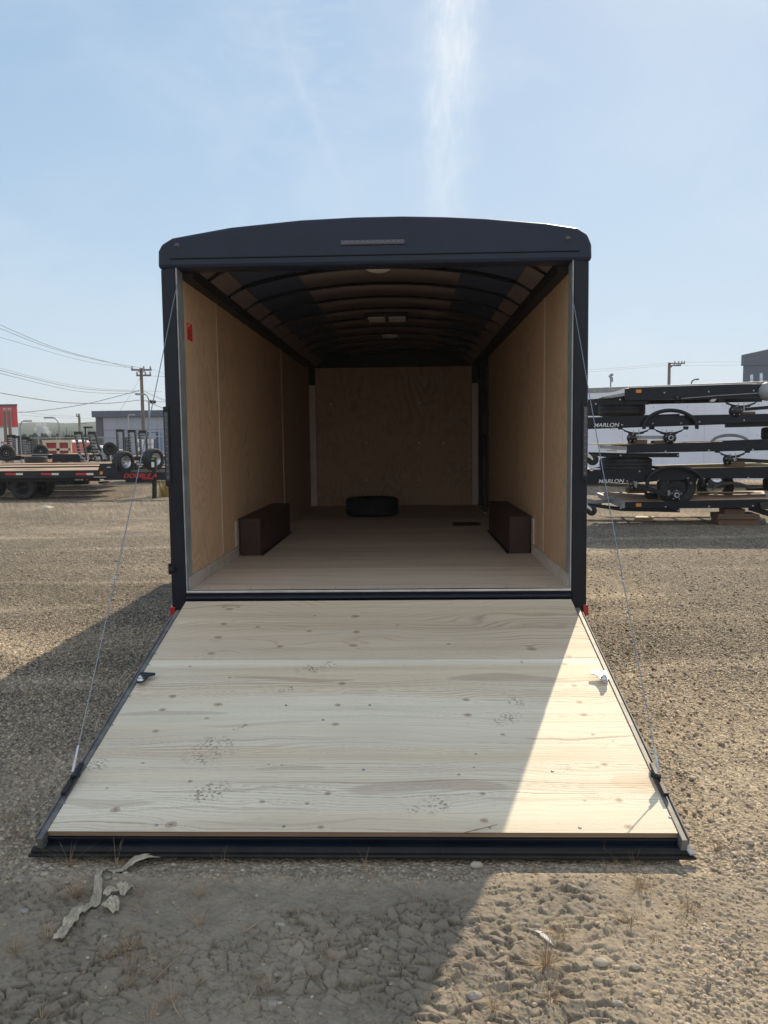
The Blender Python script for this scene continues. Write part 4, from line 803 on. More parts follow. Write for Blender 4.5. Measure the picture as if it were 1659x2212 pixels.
# poles
def pole(px, top, Y, r, label, arms=(), m=POLE, lean=0.0, base=None):
    q = A(px, top, Y); e = empty('utility_pole', (q[0]+lean*q[2], Y, 0), label, 'utility pole', 'utility poles along the roads')
    mb = MB(); mb.tube([(q[0]+lean*q[2], Y, 0), (q[0], Y, q[2])], [r, r*.75], 12); mb.build('mast', m, e)
    for (a, b, y, th) in arms:
        p0, p1 = A(a, y, Y-.2), A(b, y, Y-.2); mb = MB(); mb.beam(p0, p1, .12, .14); ar = mb.build('crossarm', POLE, e)
        for k in range(3): f = (.04, .62, .95)[k]; c = p0*(1-f)+p1*f; mb = MB(); mb.lathe([(.05, .07), (.09, .14), (.05, .2), (.09, .27), (.0005, .34)], mat4(c), 10); mb.build('insulator', GREYM, ar)
    return e
YP = 62
PM = pole(1360, 441, YP, .17, 'tall wooden utility pole with two crossarms, left of the trailer', [(1266, 1461, 457, 0), (1316, 1456, 510, 0)], lean=.0)
mb = MB(); mb.tube([A(1330, 465, YP-.2), A(1362, 495, YP-.2), A(1398, 463, YP-.2)], .035, 6); mb.build('brace', POLE, PM)
pole(763, 898, 85, .17, 'short wooden pole with a small arm beyond the red bin', [(738, 768, 905, 0)])
pole(42, 850, 66, .17, 'grey wooden pole in front of the red building, nearer the frame edge', [(34, 52, 862, 0)])
pole(87, 848, 66, .17, 'grey wooden pole in front of the red building, nearer the building corner', [(78, 100, 862, 0)])
def lamp(px, ybase, top, Y, reach, label, r=.065, spread=1.0, ctr=False):
    q = A(px, top, Y); sg = 1 if reach > 0 else -1; e = empty('street_lamp', (q[0], Y, 0), label, 'street lamp', 'street lamps along the road'); H = q[2]; n = abs((A(px+reach, top, Y)-q)[0])
    pts = [(q[0], Y, 0), (q[0], Y, H-n*1.3)]+[(q[0]+sg*n*.75*(1-math.cos(a)), Y, H-n*1.3+n*1.3*math.sin(a)) for a in np.linspace(.2, 1.57, 9)]+[(q[0]+sg*n, Y, H+.03)]
    mb = MB(); mb.tube(pts, [r]*2+[r*.7]*10, 8); mb.build('post', GREYM, e)
    mb = MB(); mb.beam(pts[-2], (pts[-1][0]+sg*.5, Y, H), .22, .12); mb.build('lamp_head', GREYM, e)
lamp(190, 1180, 951, 58, 55, 'curved street lamp just right of the red building, bending right')
lamp(566, 1170, 917, 55, -75, 'curved street lamp above the red bin, bending left')
lamp(1432, 1060, 690, 50, -55, 'curved street lamp beside the tall utility pole')
lamp(1235, 1060, 890, 75, 12, 'thin street lamp in front of the panelled wall')
lamp(770, 1000, 972, 84, 32, 'small street lamp arm beside the short wooden pole')
q = A(822, 1012, 48); e = empty('parking_light', (q[0], 48, 0), 'thin parking light with a flat box head behind the leaning ramps', 'lamp post'); mb = MB(); mb.tube([(q[0], 48, 0), (q[0], 48, q[2])], .05, 8); mb.build('post', SATIN, e); mb = MB(); mb.box(q[0]-.05, q[0]+.45, 47.8, 48.2, q[2]-.06, q[2]+.06); mb.build('lamp_head', SATIN, e)
# wires: each one runs between supports, with its own sag
def wire(pts, Y0, Y1, label, r=.028, B=A):
    P = []; n = len(pts)
    for i, (x, y) in enumerate(pts): P.append(B(x, y, Y0+(Y1-Y0)*i/(n-1)))
    Q = []                                        # Catmull-Rom
    for i in range(n-1):
        p0, p1, p2, p3 = P[max(i-1, 0)], P[i], P[i+1], P[min(i+2, n-1)]
        for k in range(5): t = k/5; Q.append(.5*((2*p1)+(-p0+p2)*t+(2*p0-5*p1+4*p2-p3)*t*t+(-p0+3*p1-3*p2+p3)*t**3))
    Q.append(P[-1]); mb = MB(); mb.tube(Q, r*.55, 5); return tag(mb.build('power_line', WIRE, None, at=P[0]), label, 'wire', 'overhead wires')
wire([(-200, -60), (0, 22), (400, 195), (700, 295), (1000, 370), (1270, 442)], 40, YP, 'uppermost overhead wire running to the top crossarm')
wire([(-200, -10), (0, 58), (400, 215), (700, 305), (1000, 375), (1380, 440)], 40, YP, 'overhead wire just under the uppermost one at the top crossarm')
wire([(-200, 110), (0, 142), (400, 260), (700, 345), (1000, 405), (1320, 442)], 41, YP, 'third overhead wire from the top, reaching the upper crossarm', .022)
wire([(-200, 410), (0, 462), (400, 560), (700, 625), (1000, 655), (1340, 665)], 41, YP, 'thick middle overhead wire sagging towards the tall pole', .03)
wire([(-200, 440), (0, 490), (400, 590), (700, 655), (1000, 682), (1330, 680)], 41, YP, 'middle overhead wire below its thicker neighbour', .025)
wire([(-200, 400), (0, 440), (400, 545), (700, 605), (1000, 642), (1340, 655), (1560, 668)], 41, YP, 'thin middle overhead wire above its thicker neighbour', .016)
wire([(-150, 650), (0, 678), (300, 730), (600, 770), (880, 781), (1100, 775), (1350, 748)], 44, YP, 'heavy low cable crossing another one left of the pole', .045)
wire([(95, 866), (250, 863), (500, 838), (750, 800), (900, 770), (1100, 720), (1350, 655)], 66, YP, 'heavy cable rising from the red building to the pole', .045)
wire([(1375, 750), (1500, 762), (1610, 768), (1800, 790)], YP, YP+8, 'cable from the tall pole passing behind the trailer', .04)
wire([(1375, 745), (1450, 775), (1600, 838), (1700, 880)], YP, 50, 'cable sloping down steeply right of the tall pole', .035)
wire([(1380, 660), (1500, 720), (1620, 762)], YP, 55, 'thin wire dropping right of the tall pole', .02)
wire([(1380, 650), (1480, 700), (1600, 748)], YP, 55, 'thinner wire dropping right just above its twin', .018)
wire([(1456, 515), (1600, 522), (1800, 535)], YP, 70, 'wire leaving the lower crossarm to the right', .03)
wire([(1456, 447), (1600, 500), (1800, 570)], YP, 70, 'wire leaving the upper crossarm to the right', .015)
wire([(1352, 530), (1300, 625), (1272, 665), (1230, 740), (1160, 845)], YP, 40, 'guy wire slanting down left from the tall pole', .022)
wire([(190, 890), (500, 915), (900, 930)], 66, 85, 'faint wire low over the far trees', .02)
wire([(190, 858), (500, 895), (750, 905)], 66, 85, 'faint wire reaching the short wooden pole', .022)
mb = MB(); mb.tube([A(1442, 762, 60), A(1496, 766, 60.4)], .14, 10); tag(mb.build('cable_splice', SATIN, None, at=A(1442, 762, 60)), 'dark splice box hanging on the cable right of the pole', 'splice')
# chain-link lot fence
def fence(pxs, ytop, Y, label, B=A):
    q = B(pxs[0], 1190, Y); e = empty('lot_fence', (q[0], Y, 0), label, 'fence'); zt = B(pxs[0], ytop, Y)[2]
    for p in pxs: x = B(p, ytop, Y)[0]; mb = MB(); mb.tube([(x, Y, 0), (x, Y, zt+.08)], .05, 8); mb.build('post', GREYM, e)
    xa, xb = B(pxs[0], 0, Y)[0], B(pxs[-1], 0, Y)[0]; mb = MB(); mb.tube([(xa, Y, zt), (xb, Y, zt)], .035, 6); mb.build('top_rail', GREYM, e)
    mb = MB(); n = int((xb-xa)/.22)
    for k in range(n): mb.box(xa+k*.22, xa+k*.22+.006, Y-.003, Y+.003, .05, zt)
    for k in range(9): mb.box(xa, xb, Y-.002, Y+.002, .1+k*zt/9, .1+k*zt/9+.006)
    mb.build('mesh_panel', GREYM, e)
fence([190, 370, 545, 740, 935, 1005, 1200, 1400, 1600, 1800], 1118, 44, 'chain-link lot fence running behind the left trailers')
mb = MB(); a = A(1195, 1120, 34)[0]; b = A(1236, 1120, 34)[0]; zt = A(0, 1120, 34)[2]
for k in range(4): x = a+(b-a)*k/3; mb.box(x-.02, x+.02, 34, 34.04, .3, zt)
for k in range(7): mb.box(a, b, 34.041, 34.07, .3+k*(zt-.3)/7, .34+k*(zt-.3)/7)
mb.box(a, a+.05, 34.0, 34.05, 0, .3); mb.box(b-.05, b, 34.0, 34.05, 0, .3); tag(mb.build('cage_gate', SATIN, None, at=(a, 34, 0)), 'dark wire grid gate standing between two ladder ramps', 'gate')
# far ridge with trees
def ridge():
    xs_ = np.linspace(-1100, 850, 160); V = []; F = []
    for j, (dy, zz) in enumerate(((0, -2), (10, .35), (120, 1.0), (260, 1.0), (400, .0))):
        for x in xs_:
            hmax = 10+9*fbm(np.array([x*.004]), np.array([.3]), 3, 5)[0]+ (4 if x < -150 else 0)
            V.append((x, 520+dy+40*math.sin(x*.004), zz*hmax+ (fbm(np.array([x*.05]), np.array([j*1.]), 3, 6)[0]-.5)*3*(zz > .5)))
    n = len(xs_)
    for j in range(4):
        for i in range(n-1): F.append((j*n+i, j*n+i+1, (j+1)*n+i+1, (j+1)*n+i))
    tag(np_mesh('hill', np.array(V), np.array(F), BUSH), kind='structure')
ridge()
def conifer(px, top, Y, label, wide=.22):
    q = A(px, top, Y); base = 4.0; H = q[2]-base; e = empty('spruce_tree', (q[0], Y, base), label, 'tree', 'spruce trees on the far ridge'); r_ = random.Random(px)
    mb = MB(); mb.tube([(q[0], Y, base), (q[0], Y, q[2]-.3)], [H*.03, .05], 6); mb.build('trunk', POLE, e)
    mb = MB()
    for k in range(26):
        f = k/26; z = base+H*(.12+.86*f); rad = H*wide*(1-f)*r_.uniform(.65, 1.2)+.12
        for j in range(7):
            an = r_.uniform(0, 6.28); d = Vector((math.cos(an), math.sin(an), -.25)); t = Vector((-d.y, d.x, 0)); c = Vector((q[0], Y, z)); l_ = rad*r_.uniform(.7, 1.15); wv = rad*.32
            mb.add([c, c+d*l_*.6+t*wv, c+d*l_, c+d*l_*.6-t*wv, c+d*l_*.5+Vector((0, 0, H*.03))], [(0, 1, 4), (1, 2, 4), (2, 3, 4), (3, 0, 4)])
    mb.build('crown', SPRUCE, e)
for i, (x, t, Y, lb) in enumerate(((500, 1048, 330, 'leftmost small spruce of the ridge row'), (521, 1036, 320, 'second spruce from the left on the ridge'), (556, 1030, 325, 'spruce half behind the left-bending street lamp'), (580, 1042, 330, 'small spruce right of the left-bending street lamp'), (610, 1045, 335, 'bushy low spruce left of the tall ridge spruce'), (640, 1010, 300, 'tallest spruce standing alone on the ridge'), (668, 1040, 330, 'small spruce just right of the tallest one'), (691, 1038, 325, 'narrow spruce left of the short wooden pole'), (815, 1040, 320, 'low spruce between pole and leaning ramp'), (858, 1008, 300, 'tall leaning spruce above the second ladder ramp'), (880, 1025, 320, 'spruce between the two leaning ladder ramps'), (905, 1022, 310, 'spruce right beside the grey warehouse'), (790, 1045, 335, 'faint small spruce beside the short pole'))):
    conifer(x, t, Y, lb, .20 if x not in (610,) else .35)
def broadleaf(px, top, Y, wpx, label):
    q = A(px, top, Y); wd = abs(A(px+wpx, top, Y)[0]-q[0])/2; e = empty('leafy_tree', (q[0], Y, 0), label, 'tree', 'leafy trees beyond the lot'); r_ = random.Random(px*3)
    mb = MB(); mb.tube([(q[0], Y, 0), (q[0], Y, q[2]*.6)], [.25, .1], 8); mb.build('trunk', POLE, e); mb = MB(); H = q[2]
    for k in range(900):
        a = r_.uniform(0, 6.28); v = r_.uniform(-1, 1); rr = r_.uniform(.3, 1)**.4*(.8+.35*math.sin(a*3+v*4)); c = Vector((q[0]+wd*rr*math.cos(a)*math.sqrt(1-v*v), Y+wd*rr*math.sin(a)*math.sqrt(1-v*v), H*.58+H*.42*v*rr)); s_ = r_.uniform(.15, .4)
        n = Vector((r_.gauss(0, 1), r_.gauss(0, 1), r_.gauss(0, 1))).normalized(); t = n.orthogonal().normalized()*s_; b = n.cross(t); mb.add([c-t, c-b, c+t, c+b], [(0, 1, 2, 3)])
    mb.build('crown', SPRUCE, e)
for x, t, Y, wd, lb in ((650, 1098, 90, 70, 'dark leafy tree behind the white camper'), (230, 1085, 140, 90, 'leafy tree right of the red building'), (330, 1082, 150, 110, 'wide leafy tree below the steam plume'), (430, 1080, 150, 90, 'leafy tree left of the left-bending street lamp'), (540, 1090, 130, 90, 'leafy tree behind the left-bending street lamp'), (730, 1085, 130, 90, 'leafy tree behind the first leaning ladder ramp'), (830, 1080, 140, 80, 'leafy tree around the parking light'), (905, 1085, 120, 60, 'leafy tree beside the warehouse corner')): broadleaf(x, t, Y, wd, lb)
# steam plume
mb = MB(); r_ = random.Random(4)
for k in range(60):
    f = k/60; x = 430-50*f+12*math.sin(f*9); y = 1062-95*f; c = A(x, y, 430); rad = .34*(2.2+3.8*math.sin(math.pi*min(1, f*1.1)+.3))*(1-.5*f)*r_.uniform(.6, 1.1); c = c+np.array([r_.gauss(0, .7), r_.gauss(0, 1), r_.gauss(0, .7)])
    pr = [(.01, -rad)]+[(rad*math.sin(a), -rad*math.cos(a)) for a in np.linspace(.4, 2.75, 7)]+[(.01, rad)]; mb.lathe(pr, mat4(c), 12)
sm_ = bpy.data.materials.new('steam_cloud'); sm_.use_nodes = True; t = sm_.node_tree; t.nodes.remove(t.nodes['Principled BSDF']); pv = N(t, 'ShaderNodeVolumePrincipled', i_Density=.5); pv.inputs['Color'].default_value = (.97, .97, .97, 1); t.links.new(pv.outputs[0], t.nodes['Material Output'].inputs['Volume'])
tag(mb.build('steam_plume', sm_, None), 'white steam plume rising behind the far ridge', 'steam', kind='stuff')

# ------------------------------------------------------------------ right: stacked utility trailers
TH = R(6); U = np.array([math.cos(TH), -math.sin(TH), 0.0]); NN = np.array([math.sin(TH), math.cos(TH), 0.0]); P0 = np.array([5.95, 9.2, 0.0])
def B(x, y, o=0.0): return atp(1247.5+x/4.032, 730+y/4.032, P0+NN*o, NN)
def bp(mb, pts, o=0.0, d=.08): return mb.prism([B(x, y, o) for x, y in pts], NN*d)
BRX = pbr('hub_black', (.02, .02, .022), .35)
def bolts(pts, o, parent, r=.016):
    for x, y in pts: mb = MB(); mb.lathe([(.0005, .012), (r*.7, .010), (r, 0)], mat4(B(x, y, o), -NN), 10); mb.build('bolt', GALV, parent)
def spring(x0, x1, y, sag, parent, o=.03, u=True):
    n = 15; mb = MB()
    for lay, (a, b) in enumerate(((0, 1), (.12, .88), (.25, .75))):
        top = []; bot = []
        for k in range(n):
            f = a+(b-a)*k/(n-1); x = x0+(x1-x0)*f; yy = y+sag*(1-(2*f-1)**2)+lay*7; top.append((x, yy)); bot.append((x, yy+6.5))
        V = []
        for (p, q) in zip(top, bot): V += [B(*p, o), B(*q, o), B(*p, o)+NN*.06, B(*q, o)+NN*.06]
        F = []
        for k in range(n-1): i = 4*k; F += [(i, i+4, i+5, i+1), (i+2, i+3, i+7, i+6), (i, i+2, i+6, i+4), (i+1, i+5, i+7, i+3)]
        mb.add(V, F)
    sp_ = mb.build('leaf_spring', SATIN, parent)
    xm = (x0+x1)/2
    for x in (x0, x1): mb = MB(); bp(mb, [(x-22, y-12), (x+22, y-12), (x+16, y+16), (x-16, y+16)], o-.01, .08); mb.build('spring_hanger', SATIN, sp_)
    mb = MB()
    for dx in (-24, 24):
        mb = MB(); mb.tube([B(xm+dx, y+sag-22, o-.02), B(xm+dx, y+sag+45, o-.02)], .009, 6); mb.build('u_bolt', GALV, sp_)
    return sp_
def hub(x, y, parent, r=.105, o=-.02, ring=True):
    m = mat4(B(x, y, o), -NN); mb = MB(); mb.lathe([(r, -.10), (r, 0), (r*.7, .02), (r*.5, .03), (r*.45, .05), (.0005, .05)], m, 28); h = mb.build('hub', BRX, parent)
    if ring: mb = MB(); mb.lathe([(r*.42, .049), (r*.42, .062), (r*.30, .064), (r*.30, .052)], m, 24); mb.build('hub_ring', ALU, h)
    for j in range(5): an = 6.283*j/5+.3; mb = MB(); mb.lathe([(.0005, .03), (.010, .028), (.012, 0)], m @ Matrix.Translation((r*.75*math.cos(an), r*.75*math.sin(an), .01)), 8); mb.build('stud', GALV, h)
def fender(cx, cy, rx, ry, th, parent, m, o=-.10, wd=.26, a0=-5, a1=185):
    mb = MB(); k = 28; V = []
    for j in range(k+1):
        a = R(a0+(a1-a0)*j/k); c_, s_ = math.cos(a), math.sin(a)
        for (f, oo) in ((1, o), (1-th/rx, o), (1-.012, o+wd), (1, o+wd)): V.append(B(cx+rx*f*c_, cy-(ry-(1-f)*rx)*s_, oo))
    F = [(4*j+i, 4*j+(i+1) % 4, 4*j+4+(i+1) % 4, 4*j+4+i) for j in range(k) for i in range(4)]
    mb.add(V, F, True); mb.add(V[:4], [(0, 1, 2, 3)]); mb.add(V[-4:], [(3, 2, 1, 0)]); return mb.build('fender', m, parent)
def caster(x, y, r, parent):
    m = mat4(B(x, y, .10), -NN); mb = MB(); mb.lathe([(r*.5, -.03), (r*.9, -.03), (r, -.02), (r, .02), (r*.9, .03), (r*.5, .03), (.0005, .03)], m, 26); w_ = mb.build('jack_wheel', TYRE, parent)
    mb = MB(); k = r*483
    mb.prism([B(x-k*1.3, y-k*.95, .045), B(x-k*.6, y-k*1.0, .045), B(x-k*.1, y-k*.55, .045), B(x+k*.12, y-.05*k, .045), B(x-k*.05, y+k*.1, .045), B(x-k*.35, y-k*.2, .045), B(x-k*.9, y-k*.5, .045)], NN*.02); mb.build('wheel_fork', PLASTICW, w_)
def util(name_label, rail, o, wdt=1.85, deckm=None, front=None):
    ys = [p for p in rail]; c = B(700, rail[0][1], .9); c[2] = B(700, max(p[1] for p in rail))[2]
    t = empty('utility_trailer', c, name_label, 'trailer', 'black utility trailers stacked in the yard'); mb = MB(); bp(mb, rail, o, .07); mb.build('side_rail', BLACK, t, .004)
    mb = MB(); q = [B(x, y, o)+NN*wdt for x, y in rail]; mb.prism(q, NN*.07); mb.build('side_rail', BLACK, t)
    # cross members and deck
    a = B(*rail[0], o); b = B(*rail[1], o); 
    for k in range(6):
        f = (k+.5)/6; p = a*(1-f)+b*f; mb = MB(); mb.prism([p+NN*.071+np.array([0, 0, -.10]), p+NN*.071+U*.05+np.array([0, 0, -.10]), p+NN*.071+U*.05+np.array([0, 0, -.06]), p+NN*.071+np.array([0, 0, -.06])], NN*(wdt-.072)); mb.build('cross_member', SATIN, t)
    if deckm:
        for k in range(9):
            w_ = (wdt-.075)/9; mb = MB(); s0 = NN*(.072+k*w_); mb.prism([a+s0+np.array([0, 0, -.058]), b+s0+np.array([0, 0, -.058]), b+s0+np.array([0, 0, -.012]), a+s0+np.array([0, 0, -.012])], NN*(w_-.006)); mb.build('deck_board', deckm, t)
    return t
# level 5 (top)
L5 = util('black utility trailer on top of the stack, with bright tread plate edge', [(410, 440), (1900, 392), (1900, 512), (410, 545)], 0, deckm=DECK)
mb = MB(); bp(mb, [(215, 502), (410, 440), (410, 478), (215, 515)], .0, 1.8); mb.build('front_panel', ALU, L5)
mb = MB(); bp(mb, [(215, 516), (410, 480), (410, 503), (300, 522)], -.01, .08); mb.build('front_rail', GREYM, L5)
mb = MB(); bp(mb, [(90, 535), (420, 515), (620, 548), (620, 580), (90, 580)], .1, .1); mb.build('tongue', BLACK, L5)
mb = MB(); bp(mb, [(450, 428), (1560, 393), (1560, 399), (450, 435)], .02, 1.75); tp = mb.build('tread_plate', ALU, L5)
for k in range(46): x = 456+k*24; mb = MB(); bp(mb, [(x, 426-(x-450)*.0315), (x+12, 425.7-(x-450)*.0315), (x+12, 430-(x-450)*.0315), (x, 430-(x-450)*.0315)], .012, .02); mb.build('tread_rib', ALU, tp)
mb = MB(); bp(mb, [(510, 450), (556, 449), (556, 477), (510, 478)], -.012, .01); mb.build('side_marker', AMBER, L5)
bolts([(757, 478), (1143, 469), (1535, 460), (370, 538), (160, 576), (868, 514)], -.002, L5)
spring(1262, 1590, 540, 48, L5); hub(1385, 636, L5, ring=False)
mb = MB(); bp(mb, [(1410, 612), (1900, 570), (1900, 600), (1410, 640)], .05, .1); mb.build('axle', SATIN, L5)
mb = MB(); mb.tube([B(885+34*math.cos(a), 536+34*math.sin(a), -.03) for a in np.linspace(0, 6.283, 20)], .007, 6); mb.tube([B(885, 536, -.03), B(885, 570, -.03)], .007, 6); mb.tube([B(885, 536, -.03), B(915, 515, -.03)], .007, 6); mb.build('chain_ring', SATIN, L5)
mb = MB(); mb.tube([B(905, 528, -.03), B(1250, 500, -.03), B(1600, 480, -.03)], .008, 6); mb.build('cable', GREYM, L5)
mb = MB(); bp(mb, [(1160, 540), (1185, 530), (1215, 530), (1195, 552), (1165, 556)], .02, .1); mb.build('lamp', PLASTICW, L5)
mb = MB(); mb.lathe([(.16, -.1), (.15, .02), (.05, .06), (.0005, .06)], mat4(B(1665, 465, -.05), -NN), 26); mb.build('round_lamp', GREYM, L5)
# level 4
L4 = util('black utility trailer second from the top, with white lettering and dark fender', [(60, 690), (1900, 655), (1900, 723), (60, 787)], 0)
mb = MB(); bp(mb, [(560, 672), (890, 660), (890, 690), (560, 700)], .01, .3); mb.build('corner_rail', BLACK, L4)
mb = MB(); bp(mb, [(95, 687), (215, 684), (215, 689), (95, 692)], -.005, .3); mb.build('tread_plate', ALU, L4)
mb = MB(); bp(mb, [(1297, 742), (1900, 725), (1900, 765), (1297, 780)], .08, .1); mb.build('tongue', SATIN, L4)
fender(810, 780, 247, 166, 34, L4, SATIN)
spring(375, 648, 782, 40, L4); spring(652, 948, 782, 42, L4); hub(478, 872, L4, .085, ring=False); hub(808, 870, L4, .105)
mb = MB(); bp(mb, [(500, 851), (745, 851), (745, 880), (500, 880)], .03, .1); mb.build('axle', GREYM, L4)
bolts([(388, 758), (655, 745), (903, 742), (943, 768), (1062, 732), (1450, 718)], -.002, L4)
mb = MB(); bp(mb, [(280, 798), (300, 783), (335, 783), (325, 798)], .02, .1); mb.build('lamp', PLASTICW, L4)
def blt(s_, x, y, size_px, parent):
    p = Vector(B(x, y, -.004)); sz = (Vector(B(x, y-size_px, -.004))-p).length
    M = Matrix.Translation(p) @ Matrix.Rotation(-TH, 4, 'Z') @ Matrix.Rotation(R(90), 4, 'X'); M = M @ Matrix.Rotation(R(.4), 4, 'Z') @ Matrix.Diagonal((1.12, 1, 1, 1)); return text(s_, sz*1.40, WHITEP, M, 'lettering', parent, .002, .22, .0012)
blt('MARLON', 140, 776, 33, L4)
# level 3
L3 = util('black utility trailer in the middle of the stack, with pale front corner and fender', [(430, 932), (1900, 882), (1900, 975), (430, 1003)], 0, deckm=DECK)
mb = MB(); bp(mb, [(190, 932), (430, 945), (430, 975), (200, 962)], .0, .06); mb.build('front_panel', GREYM, L3)
mb = MB(); bp(mb, [(195, 964), (430, 977), (420, 1002), (195, 986)], .01, .06); mb.build('front_rail', ALU, L3)
mb = MB(); bp(mb, [(188, 926), (1100, 912), (1100, 922), (188, 933)], .05, 1.75); mb.build('deck_edge', BOARD, L3)
for k in range(7): mb = MB(); x = 260+k*12; bp(mb, [(x, 978), (x+8, 978), (x+8, 984), (x, 984)], -.002, .02); mb.build('print_mark', SATIN, L3)
mb = MB(); bp(mb, [(100, 995), (430, 1004), (885, 1002), (885, 1040), (250, 1040), (100, 1015)], .1, .1); mb.build('tongue', SATIN, L3)
caster(132, 1060, .105, L3)
mb = MB(); bp(mb, [(1270, 895), (1660, 880), (1660, 892), (1270, 912)], -.02, .05); mb.build('tube_rail', BLACK, L3)
fender(1330, 912, 172, 78, 26, L3, GREYM, o=.2)
spring(1222, 1486, 985, 40, L3); hub(1322, 1060, L3, .085, ring=False)
mb = MB(); bp(mb, [(1385, 1045), (1900, 1075), (1900, 1105), (1385, 1078)], .05, .1); mb.build('axle', SATIN, L3)
bolts([(375, 1024), (767, 988), (1145, 980), (1528, 973), (875, 1022)], -.003, L3); bolts([(375, 1024), (875, 1022)], .095, L3)
# level 2
L2 = util('black utility trailer second from the bottom, with white lettering and large dark fender', [(60, 1160), (1900, 1115), (1900, 1222), (1060, 1225), (500, 1262), (60, 1275)], 0)
mb = MB(); bp(mb, [(60, 1140), (200, 1138), (200, 1146), (60, 1148)], -.01, .9); mb.build('tread_plate', ALU, L2)
mb = MB(); bp(mb, [(830, 1136), (1900, 1108), (1900, 1114), (830, 1144)], .04, 1.7); mb.build('deck_edge', BOARD, L2)
fender(852, 1275, 262, 168, 34, L2, SATIN)
m_ = mat4(B(860, 1290, .12), -NN); mb = MB(); mb.lathe(tyre_prof(.33, .2, .18), m_, 40); w_ = mb.build('wheel', TYRE, L2); mb = MB(); mb.lathe([(.18, .08), (.16, .03), (.09, .06), (.0005, .06)], m_, 30); mb.build('rim', SATIN, w_)
m_ = mat4(B(1200, 1290, 1.2), -NN); mb = MB(); mb.lathe(tyre_prof(.33, .2, .18), m_, 40); w_ = mb.build('wheel', TYRE, L2)
blt('MARLON', 180, 1264, 33, L2)
mb = MB(); mb.beam(B(500, 1280, .0), B(800, 1368, .0), .10, .085, (0, 0, 1)); mb.build('axle', SATIN, L2); hub(490, 1280, L2, .075, ring=False); hub(860, 1368, L2, .11, o=-.06)
for x, y in ((500, 1288), (512, 1288), (790, 1365), (803, 1365)): mb = MB(); mb.tube([B(x, y-38, -.08), B(x, y+8, -.08)], .008, 6); mb.build('u_bolt', GALV, L2)
bolts([(434, 1248), (703, 1243), (963, 1222), (988, 1265), (1102, 1228), (1488, 1220), (540, 1162)], -.003, L2)
# level 1
L1 = util('lowest black utility trailer of the stack, resting on stacked wooden blocks', [(410, 1432), (1900, 1400), (1900, 1478), (410, 1487)], 0)
mb = MB(); V = [B(195, 1345, .9), B(1620, 1330, 1.9), B(1650, 1392, .072), B(412, 1430, .072)]; mb.prism([v+np.array([0, 0, -.0]) for v in V], (0, 0, -.03)); mb.build('deck', DECK, L1)
mb = MB(); bp(mb, [(885, 1335), (1545, 1340), (1500, 1354), (885, 1352)], 1.0, .05); mb.build('deck_edge', BOARD, L1)
mb = MB(); mb.prism([B(190, 1348, .9), B(412, 1435, .0), B(412, 1482, .0), B(205, 1393, .9)], tuple(-U*.05)); mb.build('front_panel', GREYM, L1)
mb = MB(); bp(mb, [(90, 1440), (410, 1478), (890, 1486), (890, 1520), (380, 1508), (90, 1465)], .12, .1); mb.build('tongue', BLACK, L1)
for a, b in (((90, 1430), (400, 1415)), ((90, 1415), (200, 1445))): mb = MB(); mb.beam(B(*a, .3), B(*b, .6), .06, .06); mb.build('tongue_bar', GREYM, L1)
caster(122, 1503, .095, L1)
fender(1335, 1325, 168, 75, 26, L1, GREYM, o=.9, wd=.26)
mb = MB(); bp(mb, [(1480, 1312), (1700, 1300), (1700, 1330), (1480, 1330)], .8, .1); mb.build('tube_rail', BLACK, L1)
mb = MB(); bp(mb, [(600, 1352), (700, 1352), (700, 1412), (612, 1412)], .35, .25); mb.build('winch_post', SATIN, L1)
mb = MB(); bp(mb, [(632, 1335), (694, 1338), (690, 1350), (636, 1350)], .3, .05); mb.build('white_tab', PLASTICW, L1)
mb = MB(); bp(mb, [(510, 1441), (556, 1441), (556, 1469), (510, 1469)], -.012, .01); mb.build('side_marker', AMBER, L1)
mb = MB(); mb.beam(B(1500, 1478, .12), B(1760, 1560, .12), .10, .10); mb.build('axle', SATIN, L1)
mb = MB(); bp(mb, [(1590, 1440), (1659, 1420), (1760, 1430), (1760, 1500), (1600, 1490)], -.08, .3); mb.build('hub', BRX, L1)
bolts([(376, 1484), (767, 1472), (1145, 1468), (1528, 1463), (876, 1505)], -.003, L1)
# tyres sandwiched in the stack
def flat_tyre(x0, x1, y0, y1, o, label):
    c = (B((x0+x1)/2, (y0+y1)/2, o)); r = np.linalg.norm(B(x0, y0, o)-B(x1, y0, o))/2; hgt = abs(B(x0, y0, o)[2]-B(x0, y1, o)[2]); e = empty('loose_tyre', (c[0], c[1], c[2]-hgt/2), label, 'tyre', 'tyres lying in the trailer stack'); wheel_parts(c, (0, 0, 1), r, hgt, e, SATIN, nuts=False)
flat_tyre(178, 588, 552, 682, .55, 'black tyre lying flat below the top trailer of the stack')
flat_tyre(60, 330, 566, 676, 1.2, 'black tyre half hidden at the left end below the top trailer')
flat_tyre(190, 645, 1042, 1160, .55, 'black tyre lying flat below the middle trailer of the stack')
flat_tyre(1605, 2000, 775, 885, .5, 'black tyre at the right frame edge above the middle trailer')
flat_tyre(1620, 2020, 1220, 1330, .5, 'black tyre at the right frame edge above the lowest trailer')
